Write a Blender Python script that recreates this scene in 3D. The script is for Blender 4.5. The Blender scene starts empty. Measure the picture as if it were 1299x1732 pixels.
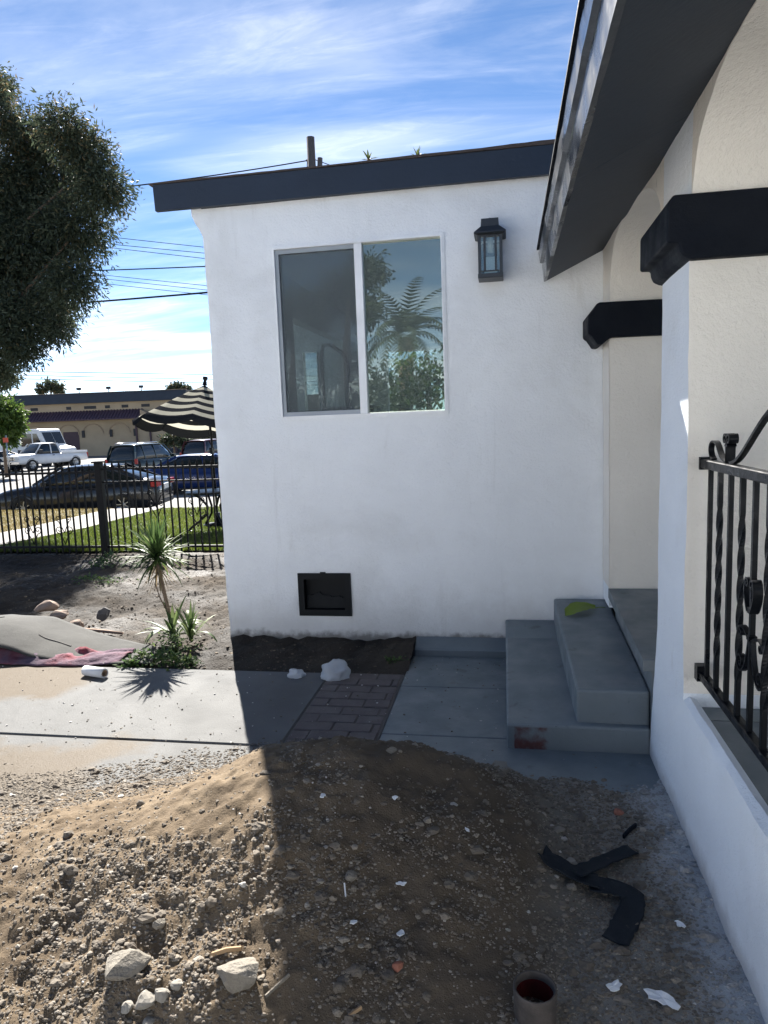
import bpy, bmesh, math, random
import numpy as np
from mathutils import Vector, Matrix, noise as mnoise

# ------------------------------------------------------------------ camera, world, sun, exposure
SC = bpy.context.scene
COL = SC.collection
CAM_POS = (0.0, 0.0, 1.6)
FOC, YAW, PITCH, ROLL = 1178.55, -0.17944751, 0.12601962, 0.03809449
SUN_EL = math.radians(40.0)
SUN_AZ = math.radians(-25.2)          # clockwise from +Y, negative = towards -X
EXPOSURE = 1.98
SKY_STRENGTH = 0.055
SUN_STRENGTH = 5.0


def setup_camera():
    cy, sy, cp, sp = math.cos(YAW), math.sin(YAW), math.cos(PITCH), math.sin(PITCH)
    f = Vector((sy * cp, cy * cp, -sp)); r = Vector((cy, -sy, 0.0)); d = f.cross(r)
    r2 = math.cos(ROLL) * r + math.sin(ROLL) * d
    d2 = -math.sin(ROLL) * r + math.cos(ROLL) * d
    cam = bpy.data.cameras.new('camera'); ob = bpy.data.objects.new('camera', cam)
    COL.objects.link(ob)
    m = Matrix.Identity(4)
    for i in range(3):
        m[i][0] = r2[i]; m[i][1] = -d2[i]; m[i][2] = -f[i]; m[i][3] = CAM_POS[i]
    ob.matrix_world = m
    cam.sensor_fit = 'HORIZONTAL'; cam.sensor_width = 36.0; cam.lens = FOC / 1299.0 * 36.0
    cam.clip_start = 0.05; cam.clip_end = 3000.0
    SC.camera = ob


setup_camera()


def setup_world():
    w = bpy.data.worlds.new('World'); SC.world = w; w.use_nodes = True
    nt = w.node_tree; nt.nodes.clear(); L = nt.links.new
    nd = nt.nodes.new
    out = nd('ShaderNodeOutputWorld'); bg = nd('ShaderNodeBackground')
    sky = nd('ShaderNodeTexSky'); sky.sky_type = 'NISHITA'; sky.sun_disc = False
    sky.sun_elevation = SUN_EL; sky.sun_rotation = SUN_AZ
    sky.air_density = 0.5; sky.dust_density = 0.0; sky.ozone_density = 0.0; sky.altitude = 30.0
    tc = nd('ShaderNodeTexCoord'); sep = nd('ShaderNodeSeparateXYZ'); L(tc.outputs['Generated'], sep.inputs[0])

    def mth(op, a, b=None, clamp=False):
        n = nd('ShaderNodeMath'); n.operation = op; n.use_clamp = clamp
        for i, v in enumerate((a, b)):
            if v is None: continue
            if isinstance(v, (int, float)): n.inputs[i].default_value = v
            else: L(v, n.inputs[i])
        return n.outputs[0]
    zc = mth('ADD', mth('MAXIMUM', sep.outputs['Z'], 0.0), 0.10)
    u = mth('DIVIDE', sep.outputs['X'], zc); v = mth('DIVIDE', sep.outputs['Y'], zc)
    cmb = nd('ShaderNodeCombineXYZ'); L(u, cmb.inputs[0]); L(v, cmb.inputs[1])

    def streaks(rot, sx, sy, scale, detail, dist, lo, hi, off=0.0, rough=0.58):
        mp = nd('ShaderNodeMapping'); mp.inputs['Rotation'].default_value = (0, 0, rot)
        mp.inputs['Scale'].default_value = (sx, sy, 1); mp.inputs['Location'].default_value = (off, off * 0.7, 0)
        L(cmb.outputs[0], mp.inputs[0])
        n = nd('ShaderNodeTexNoise'); n.inputs['Scale'].default_value = scale
        n.inputs['Detail'].default_value = detail; n.inputs['Roughness'].default_value = rough
        n.inputs['Distortion'].default_value = dist
        L(mp.outputs[0], n.inputs['Vector'])
        mr = nd('ShaderNodeMapRange'); mr.interpolation_type = 'SMOOTHSTEP'
        mr.inputs['From Min'].default_value = lo; mr.inputs['From Max'].default_value = hi
        L(n.outputs['Fac'], mr.inputs['Value'])
        return mr.outputs[0]
    a = streaks(math.radians(8), 0.55, 1.9, 1.05, 9, 0.9, 0.38, 0.70)
    b = streaks(math.radians(-14), 0.8, 3.2, 2.6, 10, 1.6, 0.42, 0.80, 4.3, 0.66)
    c = streaks(math.radians(20), 0.6, 0.8, 0.55, 4, 0.3, 0.36, 0.66, 9.1)
    band = mth('MULTIPLY', c, mth('ADD', mth('MULTIPLY', a, 0.78), mth('MULTIPLY', mth('MULTIPLY', b, 0.62), mth('ADD', mth('MULTIPLY', a, 0.7), 0.3))), True)
    # low bank of thin cloud along the whole horizon
    hz = nd('ShaderNodeMapRange'); hz.interpolation_type = 'SMOOTHSTEP'
    hz.inputs['From Min'].default_value = 0.13; hz.inputs['From Max'].default_value = 0.02
    L(sep.outputs['Z'], hz.inputs['Value'])
    d = streaks(math.radians(5), 0.25, 1.1, 1.6, 6, 0.6, 0.30, 0.62, 2.2)
    low = mth('MULTIPLY', hz.outputs[0], mth('ADD', mth('MULTIPLY', d, 0.42), 0.08))
    fac = mth('MINIMUM', mth('ADD', band, low), 0.92)
    mix = nd('ShaderNodeMix'); mix.data_type = 'RGBA'
    clear = nd('ShaderNodeHueSaturation'); clear.inputs['Saturation'].default_value = 1.12; L(sky.outputs[0], clear.inputs['Color'])
    L(fac, mix.inputs['Factor']); L(clear.outputs[0], mix.inputs['A'])
    # cloud light: a lift of the sky's own brightness towards white
    hsv = nd('ShaderNodeHueSaturation'); hsv.inputs['Saturation'].default_value = 0.30; hsv.inputs['Value'].default_value = 1.6
    L(sky.outputs[0], hsv.inputs['Color'])
    L(hsv.outputs[0], mix.inputs['B'])
    L(mix.outputs['Result'], bg.inputs['Color']); bg.inputs['Strength'].default_value = SKY_STRENGTH
    L(bg.outputs[0], out.inputs[0])


setup_world()


def setup_sun():
    l = bpy.data.lights.new('sun', 'SUN'); l.energy = SUN_STRENGTH; l.angle = math.radians(0.53)
    l.color = (1.0, 0.955, 0.89)
    o = bpy.data.objects.new('sun', l); COL.objects.link(o)
    d = Vector((math.sin(SUN_AZ) * math.cos(SUN_EL), math.cos(SUN_AZ) * math.cos(SUN_EL), math.sin(SUN_EL)))
    o.rotation_euler = d.to_track_quat('Z', 'Y').to_euler(); o.location = d * 60


setup_sun()
SC.view_settings.view_transform = 'Standard'; SC.view_settings.look = 'None'
SC.view_settings.gamma = 1.0; SC.view_settings.use_curve_mapping = False
SC.view_settings.exposure = EXPOSURE
SC.render.engine = 'CYCLES'
SC.cycles.max_bounces = 8; SC.cycles.diffuse_bounces = 4; SC.cycles.transparent_max_bounces = 12
SC.cycles.caustics_reflective = False; SC.cycles.caustics_refractive = False

rnd = random.Random(11)

# ------------------------------------------------------------------ noise and terrain (numpy)
_rs = np.random.RandomState(5)
_LAT = _rs.rand(256, 256)


def vnoise(x, y, s):
    x = np.asarray(x, float) * s + 37.3; y = np.asarray(y, float) * s + 91.7
    xi = np.floor(x).astype(int); yi = np.floor(y).astype(int)
    fx = x - xi; fy = y - yi
    fx = fx * fx * (3 - 2 * fx); fy = fy * fy * (3 - 2 * fy)
    a = _LAT[xi % 256, yi % 256]; b = _LAT[(xi + 1) % 256, yi % 256]
    c = _LAT[xi % 256, (yi + 1) % 256]; d = _LAT[(xi + 1) % 256, (yi + 1) % 256]
    return (a * (1 - fx) + b * fx) * (1 - fy) + (c * (1 - fx) + d * fx) * fy - 0.5


def fbm(x, y, s, octv=4, gain=0.5):
    t = 0.0; a = 1.0
    for o in range(octv):
        t = t + a * vnoise(x + 3.1 * o, y - 1.7 * o, s * 2.03 ** o); a *= gain
    return t


def gauss(x, y, cx, cy, sx, sy, rot=0.0):
    c, s = math.cos(rot), math.sin(rot)
    u = (x - cx) * c + (y - cy) * s; v = -(x - cx) * s + (y - cy) * c
    return np.exp(-0.5 * ((u / sx) ** 2 + (v / sy) ** 2))


def pile_base(x, y):
    h = 0.27 * gauss(x, y, -0.60, 2.52, 0.44, 0.33)
    h = h + 0.20 * gauss(x, y, -1.00, 2.16, 0.46, 0.36)
    h = h + 0.13 * gauss(x, y, -1.75, 1.90, 0.62, 0.48)
    h = h + 0.09 * gauss(x, y, -0.22, 2.55, 0.30, 0.30)
    h = h + 0.10 * gauss(x, y, -0.55, 1.95, 0.40, 0.34)
    h = h - 0.05 * gauss(x, y, -0.33, 2.38, 0.12, 0.09)      # scooped hollow near the top
    return h - 0.045


def pile_h(x, y):
    h = pile_base(x, y)
    k = np.clip((h + 0.03) / 0.12, 0.15, 1.0)
    r = np.abs(fbm(x, y, 5.0, 3))
    return h + k * (0.050 * fbm(x, y, 3.2, 2) + 0.020 * fbm(x, y, 11.0, 3) + 0.016 * fbm(x, y, 36.0, 3) - 0.022 * r + 0.010)


def flat_h(x, y):
    e = np.clip((3.12 + 0.12 * vnoise(x, y, 4.0) - y) / 0.25, -1, 1)
    return -0.004 + 0.010 * e + 0.016 * fbm(x, y, 4.0, 4) + 0.006 * fbm(x, y, 30.0, 2)


def front_h(x, y):
    return np.maximum(pile_h(x, y), flat_h(x, y))


def terrain(x, y):
    y = np.asarray(y, float)
    a = np.clip((y - 8.6) / 2.0, 0, 1); b = np.clip((y - 15.6) / 1.8, 0, 1)
    return -0.25 * a * a * (3 - 2 * a) - 0.50 * b * b * (3 - 2 * b)


def yard_h(x, y):
    up = np.clip((y - 4.25) / 0.42, 0, 1) * np.clip((x + 2.35) / 0.35, 0, 1)
    k = np.clip((8.7 - y) / 0.5, 0, 1)
    mound = 0.05 * gauss(x, y, -3.3, 6.9, 1.2, 0.7) + 0.05 * gauss(x, y, -5.2, 6.3, 0.8, 0.5)
    edge = np.clip((y - 4.24) / 0.25, 0, 1)
    return -0.02 + 0.10 * up + edge * k * (mound + 0.07 * fbm(x, y, 1.6, 4) + 0.05 * (0.25 - np.abs(fbm(x, y, 5.0, 3))) + 0.03 * fbm(x, y, 14, 3) + 0.02)

# ------------------------------------------------------------------ materials
def _ramp(nt, fac, cols):
    r = nt.nodes.new('ShaderNodeValToRGB'); e = r.color_ramp.elements
    while len(e) < len(cols): e.new(0.5)
    for i, (p, c) in enumerate(cols):
        e[i].position = p; e[i].color = (*c, 1)
    nt.links.new(fac, r.inputs[0]); return r.outputs[0]


def _noise(nt, vec, scale, detail=4, rough=0.55, dist=0.0):
    n = nt.nodes.new('ShaderNodeTexNoise'); n.inputs['Scale'].default_value = scale
    n.inputs['Detail'].default_value = detail; n.inputs['Roughness'].default_value = rough
    n.inputs['Distortion'].default_value = dist; nt.links.new(vec, n.inputs['Vector']); return n.outputs['Fac']


def mat(name, cols, scale=4.0, detail=5, rough=0.8, rough_var=None, bump=(), metallic=0.0, spec=0.5,
        speck=None, tint=None, coat=0.0, sheen=0.0):
    """cols: one colour or ramp [(pos, rgb)...]; bump: [(scale, distance_m)]; speck: (scale, threshold, rgb, amount)"""
    m = bpy.data.materials.new(name); m.use_nodes = True; nt = m.node_tree; L = nt.links.new
    b = nt.nodes['Principled BSDF']; tc = nt.nodes.new('ShaderNodeTexCoord'); vec = tc.outputs['Object']
    if isinstance(cols, tuple):
        c = cols; cols = [(0.3, tuple(v * 0.88 for v in c)), (0.7, tuple(min(1, v * 1.10) for v in c))]
    f = _noise(nt, vec, scale, detail)
    col = _ramp(nt, f, cols)
    if speck:
        s = _noise(nt, vec, speck[0], 3, 0.6)
        mr = nt.nodes.new('ShaderNodeMapRange'); mr.inputs['From Min'].default_value = speck[1]
        mr.inputs['From Max'].default_value = speck[1] + 0.06; mr.inputs['To Max'].default_value = speck[3]
        L(s, mr.inputs['Value'])
        mx = nt.nodes.new('ShaderNodeMix'); mx.data_type = 'RGBA'; L(mr.outputs[0], mx.inputs['Factor'])
        L(col, mx.inputs['A']); mx.inputs['B'].default_value = (*speck[2], 1); col = mx.outputs['Result']
    if tint:      # per-piece natural colour, stored with the mesh
        at = nt.nodes.new('ShaderNodeAttribute'); at.attribute_name = 'tint'
        tr = _ramp(nt, at.outputs['Fac'], tint)
        mx = nt.nodes.new('ShaderNodeMix'); mx.data_type = 'RGBA'; mx.blend_type = 'MULTIPLY'
        mx.inputs['Factor'].default_value = 1.0; L(tr, mx.inputs['A']); L(col, mx.inputs['B']); col = mx.outputs['Result']
    L(col, b.inputs['Base Color'])
    b.inputs['Roughness'].default_value = rough; b.inputs['Metallic'].default_value = metallic
    b.inputs['Specular IOR Level'].default_value = spec
    if coat: b.inputs['Coat Weight'].default_value = coat; b.inputs['Coat Roughness'].default_value = 0.05
    if rough_var:
        s = _noise(nt, vec, rough_var[0], 4)
        mr = nt.nodes.new('ShaderNodeMapRange'); mr.inputs['From Min'].default_value = 0.35; mr.inputs['From Max'].default_value = 0.65
        mr.inputs['To Min'].default_value = rough_var[1]; mr.inputs['To Max'].default_value = rough_var[2]
        L(s, mr.inputs['Value']); L(mr.outputs[0], b.inputs['Roughness'])
    prev = None
    for sc, dist in bump:
        h = _noise(nt, vec, sc, 5, 0.6)
        bp = nt.nodes.new('ShaderNodeBump'); bp.inputs['Strength'].default_value = 1.0
        bp.inputs['Distance'].default_value = dist; L(h, bp.inputs['Height'])
        if prev: L(prev, bp.inputs['Normal'])
        prev = bp.outputs[0]
    if prev: L(prev, b.inputs['Normal'])
    return m


def mask_mix(m, rgb, build, rough=None):
    """Lay a second real colour over a material where build(nt, position_xyz) gives a mask (wear, splashes, stains)."""
    nt = m.node_tree; L = nt.links.new; b = nt.nodes['Principled BSDF']
    src = b.inputs['Base Color'].links[0].from_socket
    g = nt.nodes.new('ShaderNodeNewGeometry')
    fac = build(nt, g.outputs['Position'])
    mx = nt.nodes.new('ShaderNodeMix'); mx.data_type = 'RGBA'; L(fac, mx.inputs['Factor']); L(src, mx.inputs['A'])
    mx.inputs['B'].default_value = (*rgb, 1); L(mx.outputs['Result'], b.inputs['Base Color'])
    if rough is not None:
        r0 = b.inputs['Roughness']
        mr = nt.nodes.new('ShaderNodeMapRange'); L(fac, mr.inputs['Value']); mr.inputs['To Min'].default_value = r0.default_value
        if r0.links: L(r0.links[0].from_socket, mr.inputs['To Min'])
        mr.inputs['To Max'].default_value = rough; L(mr.outputs[0], r0)


def axis_mask(axis, a, b, nscale, namp, amount=1.0, noise_lo=None):
    """Mask rising from 0 at a to 1 at b along a world axis, its border broken by noise."""
    def f(nt, pos):
        L = nt.links.new
        sp = nt.nodes.new('ShaderNodeSeparateXYZ'); L(pos, sp.inputs[0])
        n = _noise(nt, pos, nscale, 6, 0.65)
        s = nt.nodes.new('ShaderNodeMath'); s.operation = 'MULTIPLY_ADD'; L(n, s.inputs[0]); s.inputs[1].default_value = namp
        L(sp.outputs[axis], s.inputs[2])
        mr = nt.nodes.new('ShaderNodeMapRange'); mr.interpolation_type = 'SMOOTHSTEP'
        mr.inputs['From Min'].default_value = a + namp * 0.5; mr.inputs['From Max'].default_value = b + namp * 0.5
        mr.inputs['To Max'].default_value = amount
        L(s.outputs[0], mr.inputs['Value'])
        out = mr.outputs[0]
        return out
    return f


def box_mask(x0, x1, y0, y1, soft, nscale, namp, amount=1.0):
    """Mask inside a ground rectangle, edges frayed by noise."""
    def f(nt, pos):
        L = nt.links.new
        sp = nt.nodes.new('ShaderNodeSeparateXYZ'); L(pos, sp.inputs[0]); n = _noise(nt, pos, nscale, 5, 0.6)
        acc = None
        for ax, lo, hi in ((0, x0, x1), (1, y0, y1)):
            for edge, sgn in ((lo, 1), (hi, -1)):
                s = nt.nodes.new('ShaderNodeMath'); s.operation = 'MULTIPLY_ADD'; L(n, s.inputs[0]); s.inputs[1].default_value = namp * sgn
                L(sp.outputs[ax], s.inputs[2])
                mr = nt.nodes.new('ShaderNodeMapRange'); mr.interpolation_type = 'SMOOTHSTEP'
                o = namp * 0.5 * sgn
                mr.inputs['From Min'].default_value = edge + o - sgn * soft; mr.inputs['From Max'].default_value = edge + o + sgn * soft
                L(s.outputs[0], mr.inputs['Value'])
                if acc is None: acc = mr.outputs[0]
                else:
                    k = nt.nodes.new('ShaderNodeMath'); k.operation = 'MULTIPLY'; L(acc, k.inputs[0]); L(mr.outputs[0], k.inputs[1]); acc = k.outputs[0]
        k = nt.nodes.new('ShaderNodeMath'); k.operation = 'MULTIPLY'; L(acc, k.inputs[0]); k.inputs[1].default_value = amount
        return k.outputs[0]
    return f


def leaf_mat(name, c1, c2, c3, trans=0.35, rough=0.5, spec=0.4):
    m = bpy.data.materials.new(name); m.use_nodes = True; nt = m.node_tree; L = nt.links.new
    b = nt.nodes['Principled BSDF']; out = nt.nodes['Material Output']
    at = nt.nodes.new('ShaderNodeAttribute'); at.attribute_name = 'tint'
    col = _ramp(nt, at.outputs['Fac'], [(0.0, c1), (0.55, c2), (1.0, c3)])
    L(col, b.inputs['Base Color']); b.inputs['Roughness'].default_value = rough; b.inputs['Specular IOR Level'].default_value = spec
    t = nt.nodes.new('ShaderNodeBsdfTranslucent'); L(col, t.inputs['Color'])
    mx = nt.nodes.new('ShaderNodeMixShader'); mx.inputs[0].default_value = trans
    L(b.outputs[0], mx.inputs[1]); L(t.outputs[0], mx.inputs[2]); L(mx.outputs[0], out.inputs['Surface'])
    return m


def glass_mat(name, tint, reflect=1.0, base=0.08, rough=0.0, dark=None):
    """Thin pane: transparent tinted body with a mirror reflection that grows at grazing angles."""
    m = bpy.data.materials.new(name); m.use_nodes = True; nt = m.node_tree; L = nt.links.new; nt.nodes.clear()
    out = nt.nodes.new('ShaderNodeOutputMaterial'); tr = nt.nodes.new('ShaderNodeBsdfTransparent'); tr.inputs[0].default_value = (*tint, 1)
    gl = nt.nodes.new('ShaderNodeBsdfGlossy'); gl.inputs['Roughness'].default_value = rough; gl.inputs[0].default_value = (0.95, 0.98, 0.84, 1)
    fr = nt.nodes.new('ShaderNodeFresnel'); fr.inputs[0].default_value = 1.5
    ma = nt.nodes.new('ShaderNodeMath'); ma.operation = 'MULTIPLY_ADD'; ma.use_clamp = True
    L(fr.outputs[0], ma.inputs[0]); ma.inputs[1].default_value = reflect; ma.inputs[2].default_value = base
    mx = nt.nodes.new('ShaderNodeMixShader'); L(ma.outputs[0], mx.inputs[0])
    body = tr.outputs[0]
    if dark is not None:   # pale veil painted over the pane in place of room light and haze
        df = nt.nodes.new('ShaderNodeBsdfDiffuse'); df.inputs[0].default_value = (*dark[0], 1)
        m2 = nt.nodes.new('ShaderNodeMixShader'); m2.inputs[0].default_value = dark[1]
        L(body, m2.inputs[1]); L(df.outputs[0], m2.inputs[2]); body = m2.outputs[0]
    L(body, mx.inputs[1]); L(gl.outputs[0], mx.inputs[2]); L(mx.outputs[0], out.inputs['Surface'])
    return m


# ------------------------------------------------------------------ mesh helpers
class MB:
    def __init__(s): s.v = []; s.f = []; s.sm = []; s.t = []

    def add(s, v, f, smooth=False, tint=None):
        o = len(s.v); s.v.extend([tuple(p) for p in v]); s.f.extend([tuple(i + o for i in q) for q in f]); s.sm.extend([smooth] * len(f))
        s.t.extend([0.5 if tint is None else tint] * len(v)); return s

    def box(s, x0, x1, y0, y1, z0, z1, bev=0.0, M=None):
        if bev > 0 and min(x1 - x0, y1 - y0, z1 - z0) > 2.2 * bev:
            bm = bmesh.new(); bmesh.ops.create_cube(bm, size=1.0)
            for v in bm.verts:
                v.co = Vector((x0 + (v.co.x + .5) * (x1 - x0), y0 + (v.co.y + .5) * (y1 - y0), z0 + (v.co.z + .5) * (z1 - z0)))
            bmesh.ops.bevel(bm, geom=bm.edges[:], offset=bev, segments=1, affect='EDGES', profile=0.5)
            bm.verts.index_update(); V = [v.co.copy() for v in bm.verts]; Fc = [[v.index for v in f.verts] for f in bm.faces]; bm.free()
        else:
            V = [Vector(p) for p in ((x0, y0, z0), (x1, y0, z0), (x1, y1, z0), (x0, y1, z0), (x0, y0, z1), (x1, y0, z1), (x1, y1, z1), (x0, y1, z1))]
            Fc = [(3, 2, 1, 0), (4, 5, 6, 7), (0, 1, 5, 4), (1, 2, 6, 5), (2, 3, 7, 6), (3, 0, 4, 7)]
        if M: V = [M @ p for p in V]
        return s.add(V, Fc)

    def tube(s, pts, r, n=8, smooth=True, flat=None, up=None, twist=0.0, square=False):
        """Sweep along pts. r: radius or list; flat=(w,h) sweeps a flat rectangular bar instead."""
        P = [Vector(p) for p in pts]; rings = []; V = []
        prev = None
        for i, p in enumerate(P):
            t = (P[min(i + 1, len(P) - 1)] - P[max(i - 1, 0)]).normalized()
            if up is not None: a = Vector(up)
            elif prev is not None: a = prev
            else: a = Vector((0, 0, 1)) if abs(t.z) < 0.9 else Vector((1, 0, 0))
            a = (a - t * a.dot(t)).normalized() if (a - t * a.dot(t)).length > 1e-6 else t.orthogonal().normalized()
            b = t.cross(a); prev = a
            rr = r[i] if isinstance(r, (list, tuple)) else r
            an = twist * i
            if flat or square:
                w, h = flat if flat else (rr, rr)
                for q, (cx, cy) in enumerate(((-1, -1), (1, -1), (1, 1), (-1, 1))):
                    c, sn = math.cos(an), math.sin(an)
                    u, v_ = cx * w, cy * h
                    V.append(p + a * (u * c - v_ * sn) + b * (u * sn + v_ * c))
            else:
                for q in range(n):
                    th = 2 * math.pi * q / n + an
                    V.append(p + a * (rr * math.cos(th)) + b * (rr * math.sin(th)))
        k = 4 if (flat or square) else n
        Fc = []
        for i in range(len(P) - 1):
            for q in range(k):
                Fc.append((i * k + q, i * k + (q + 1) % k, (i + 1) * k + (q + 1) % k, (i + 1) * k + q))
        Fc.append(tuple(range(k))[::-1]); Fc.append(tuple(range((len(P) - 1) * k, len(P) * k)))
        return s.add(V, Fc, smooth and not (flat or square))

    def lathe(s, prof, n=16, origin=(0, 0, 0), smooth=True, axis='z'):
        V = []; Fc = []
        for (r, z) in prof:
            for q in range(n):
                th = 2 * math.pi * q / n
                c, sn = r * math.cos(th), r * math.sin(th)
                if axis == 'z': p = (c, sn, z)
                elif axis == 'y': p = (c, z, sn)
                else: p = (z, c, sn)
                V.append(tuple(p[i] + origin[i] for i in range(3)))
        for i in range(len(prof) - 1):
            for q in range(n):
                Fc.append((i * n + q, i * n + (q + 1) % n, (i + 1) * n + (q + 1) % n, (i + 1) * n + q))
        return s.add(V, Fc, smooth)

    def prism(s, poly, axis, a, b, M=None):
        """Closed 2-D outline extruded along an axis: 'x' -> poly is (y,z); 'y' -> (x,z); 'z' -> (x,y)."""
        n = len(poly); V = []
        for d in (a, b):
            for (p, q) in poly:
                V.append({'x': (d, p, q), 'y': (p, d, q), 'z': (p, q, d)}[axis])
        if M: V = [M @ Vector(p) for p in V]
        Fc = [tuple(range(n))[::-1], tuple(range(n, 2 * n))] + [(i, (i + 1) % n, n + (i + 1) % n, n + i) for i in range(n)]
        return s.add(V, Fc)

    def build(s, name, material, parent=None, smooth=None, recalc=True, tint=False, bevel=0.0):
        o = mesh_obj(name, s.v, s.f, material, parent)
        me = o.data
        if any(s.sm) or smooth:
            me.polygons.foreach_set('use_smooth', [True] * len(s.f) if smooth else s.sm)
        if recalc:
            bm = bmesh.new(); bm.from_mesh(me); bmesh.ops.recalc_face_normals(bm, faces=bm.faces[:])
            if bevel: bmesh.ops.bevel(bm, geom=[e for e in bm.edges if e.is_manifold and e.calc_face_angle(0) > 0.6], offset=bevel, segments=2, affect='EDGES', profile=0.5)
            bm.to_mesh(me); bm.free()
        if tint:
            a = me.attributes.new('tint', 'FLOAT', 'POINT'); a.data.foreach_set('value', s.t)
        me.update(); return o


def root_loc(o):
    v = Vector((0, 0, 0))
    while o is not None: v = v + o.location; o = o.parent
    return v


def mesh_obj(name, verts, faces, material, parent=None):
    me = bpy.data.meshes.new(name)
    if parent is not None:
        off = root_loc(parent)
        if off.length > 0: verts = [(p[0] - off.x, p[1] - off.y, p[2] - off.z) for p in verts]
    me.from_pydata([tuple(p) for p in verts], [], [tuple(f) for f in faces]); me.update()
    if material is not None: me.materials.append(material)
    o = bpy.data.objects.new(name, me); COL.objects.link(o)
    if parent is not None: o.parent = parent
    return o


def np_mesh(name, V, F, material, parent=None, smooth=False, tint=None):
    """Fast mesh from numpy arrays; F is (n,3) or (n,4)."""
    me = bpy.data.meshes.new(name); n, k = F.shape
    V = np.asarray(V, np.float32)
    if parent is not None:
        off = root_loc(parent); V = V - np.array((off.x, off.y, off.z), np.float32)
    me.vertices.add(len(V)); me.vertices.foreach_set('co', V.ravel())
    me.loops.add(n * k); me.loops.foreach_set('vertex_index', F.astype(np.int32).ravel())
    me.polygons.add(n); me.polygons.foreach_set('loop_start', np.arange(0, n * k, k, dtype=np.int32))
    me.polygons.foreach_set('loop_total', np.full(n, k, np.int32))
    me.polygons.foreach_set('use_smooth', np.full(n, bool(smooth)))
    if tint is not None:
        a = me.attributes.new('tint', 'FLOAT', 'POINT'); a.data.foreach_set('value', np.asarray(tint, np.float32))
    me.update(calc_edges=True); me.validate()
    me.materials.append(material)
    o = bpy.data.objects.new(name, me); COL.objects.link(o)
    if parent is not None: o.parent = parent
    return o


def grid_mesh(name, xs, ys, zfun, material, parent=None, keep=None, smooth=True):
    X, Y = np.meshgrid(np.asarray(xs), np.asarray(ys)); Z = zfun(X, Y)
    nx, ny = len(xs), len(ys)
    V = np.stack([X.ravel(), Y.ravel(), Z.ravel()], 1)
    i = np.arange(nx * ny).reshape(ny, nx)
    F = np.stack([i[:-1, :-1].ravel(), i[:-1, 1:].ravel(), i[1:, 1:].ravel(), i[1:, :-1].ravel()], 1)
    if keep is not None:
        cx = V[F].mean(1); F = F[keep(cx[:, 0], cx[:, 1], cx[:, 2])]
        used = np.unique(F); mp = -np.ones(len(V), int); mp[used] = np.arange(len(used)); V = V[used]; F = mp[F]
    return np_mesh(name, V, F, material, parent, smooth)


def empty(name, loc=(0, 0, 0), rz=0.0):
    o = bpy.data.objects.new(name, None); COL.objects.link(o); o.location = loc; o.rotation_euler = (0, 0, rz)
    o.empty_display_size = 0.1; return o


def tag(o, label=None, cat=None, group=None, kind=None):
    if label: o['label'] = label
    if cat: o['category'] = cat
    if group: o['group'] = group
    if kind: o['kind'] = kind
    return o


def copy_tree(o, parent=None):
    c = o.copy(); COL.objects.link(c)
    if parent is not None: c.parent = parent; c.matrix_parent_inverse = o.matrix_parent_inverse.copy()
    for ch in list(o.children): copy_tree(ch, c)
    return c


def catenary(a, b, sag, n=24):
    a = Vector(a); b = Vector(b)
    return [a.lerp(b, t) - Vector((0, 0, sag * 4 * t * (1 - t))) for t in [i / n for i in range(n + 1)]]


def hull_rock(rs, size, seed, npts=16, sub=1, rough=0.12):
    """Angular stone: convex hull of scattered points, softened and dented by noise. Returns verts, faces."""
    r = random.Random(seed); bm = bmesh.new()
    for _ in range(npts):
        v = Vector((r.gauss(0, 1), r.gauss(0, 1), r.gauss(0, 1))).normalized() * r.uniform(0.75, 1.0)
        bm.verts.new(v)
    res = bmesh.ops.convex_hull(bm, input=bm.verts[:])
    bmesh.ops.delete(bm, geom=[g for g in res['geom_interior'] if isinstance(g, bmesh.types.BMVert)], context='VERTS')
    bmesh.ops.triangulate(bm, faces=bm.faces[:])
    if sub: bmesh.ops.subdivide_edges(bm, edges=bm.edges[:], cuts=sub, use_grid_fill=True, smooth=0.25)
    for v in bm.verts:
        v.co += v.co.normalized() * rough * mnoise.noise(v.co * 2.6 + Vector((seed * 3.1, 0, 0)))
        v.co = Vector((v.co.x * size[0], v.co.y * size[1], v.co.z * size[2]))
    bm.verts.index_update(); V = [v.co.copy() for v in bm.verts]; Fc = [[v.index for v in f.verts] for f in bm.faces]; bm.free()
    return V, Fc


def rock(name, loc, size, seed, material, rz=0.0, sub=1, rough=0.12, smooth=False, parent=None, tilt=0.0):
    V, Fc = hull_rock(None, size, seed, sub=sub, rough=rough)
    M = Matrix.Rotation(rz, 3, 'Z') @ Matrix.Rotation(tilt, 3, 'X')
    V = [M @ v for v in V]
    o = mesh_obj(name, V, Fc, material); o.location = loc
    if smooth: o.data.polygons.foreach_set('use_smooth', [True] * len(Fc))
    if parent is not None: o.parent = parent
    return o


# palette ----------------------------------------------------------
STUCCO = mat('stucco', [(0.3, (0.755, 0.772, 0.788)), (0.55, (0.790, 0.808, 0.825)), (0.75, (0.812, 0.832, 0.850))], scale=3.0, rough=0.9,
             bump=[(70, 0.0042), (230, 0.0022), (14, 0.006), (4.5, 0.007)], spec=0.25)


def noise_mask(scale, lo, hi, amount, squash=(1, 1, 1)):
    def f(nt, pos):
        mp = nt.nodes.new('ShaderNodeMapping'); mp.inputs['Scale'].default_value = squash; nt.links.new(pos, mp.inputs[0])
        n = _noise(nt, mp.outputs[0], scale, 6, 0.6, 0.4)
        mr = nt.nodes.new('ShaderNodeMapRange'); mr.interpolation_type = 'SMOOTHSTEP'; mr.inputs['From Min'].default_value = lo; mr.inputs['From Max'].default_value = hi; mr.inputs['To Max'].default_value = amount
        nt.links.new(n, mr.inputs['Value']); return mr.outputs[0]
    return f


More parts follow.
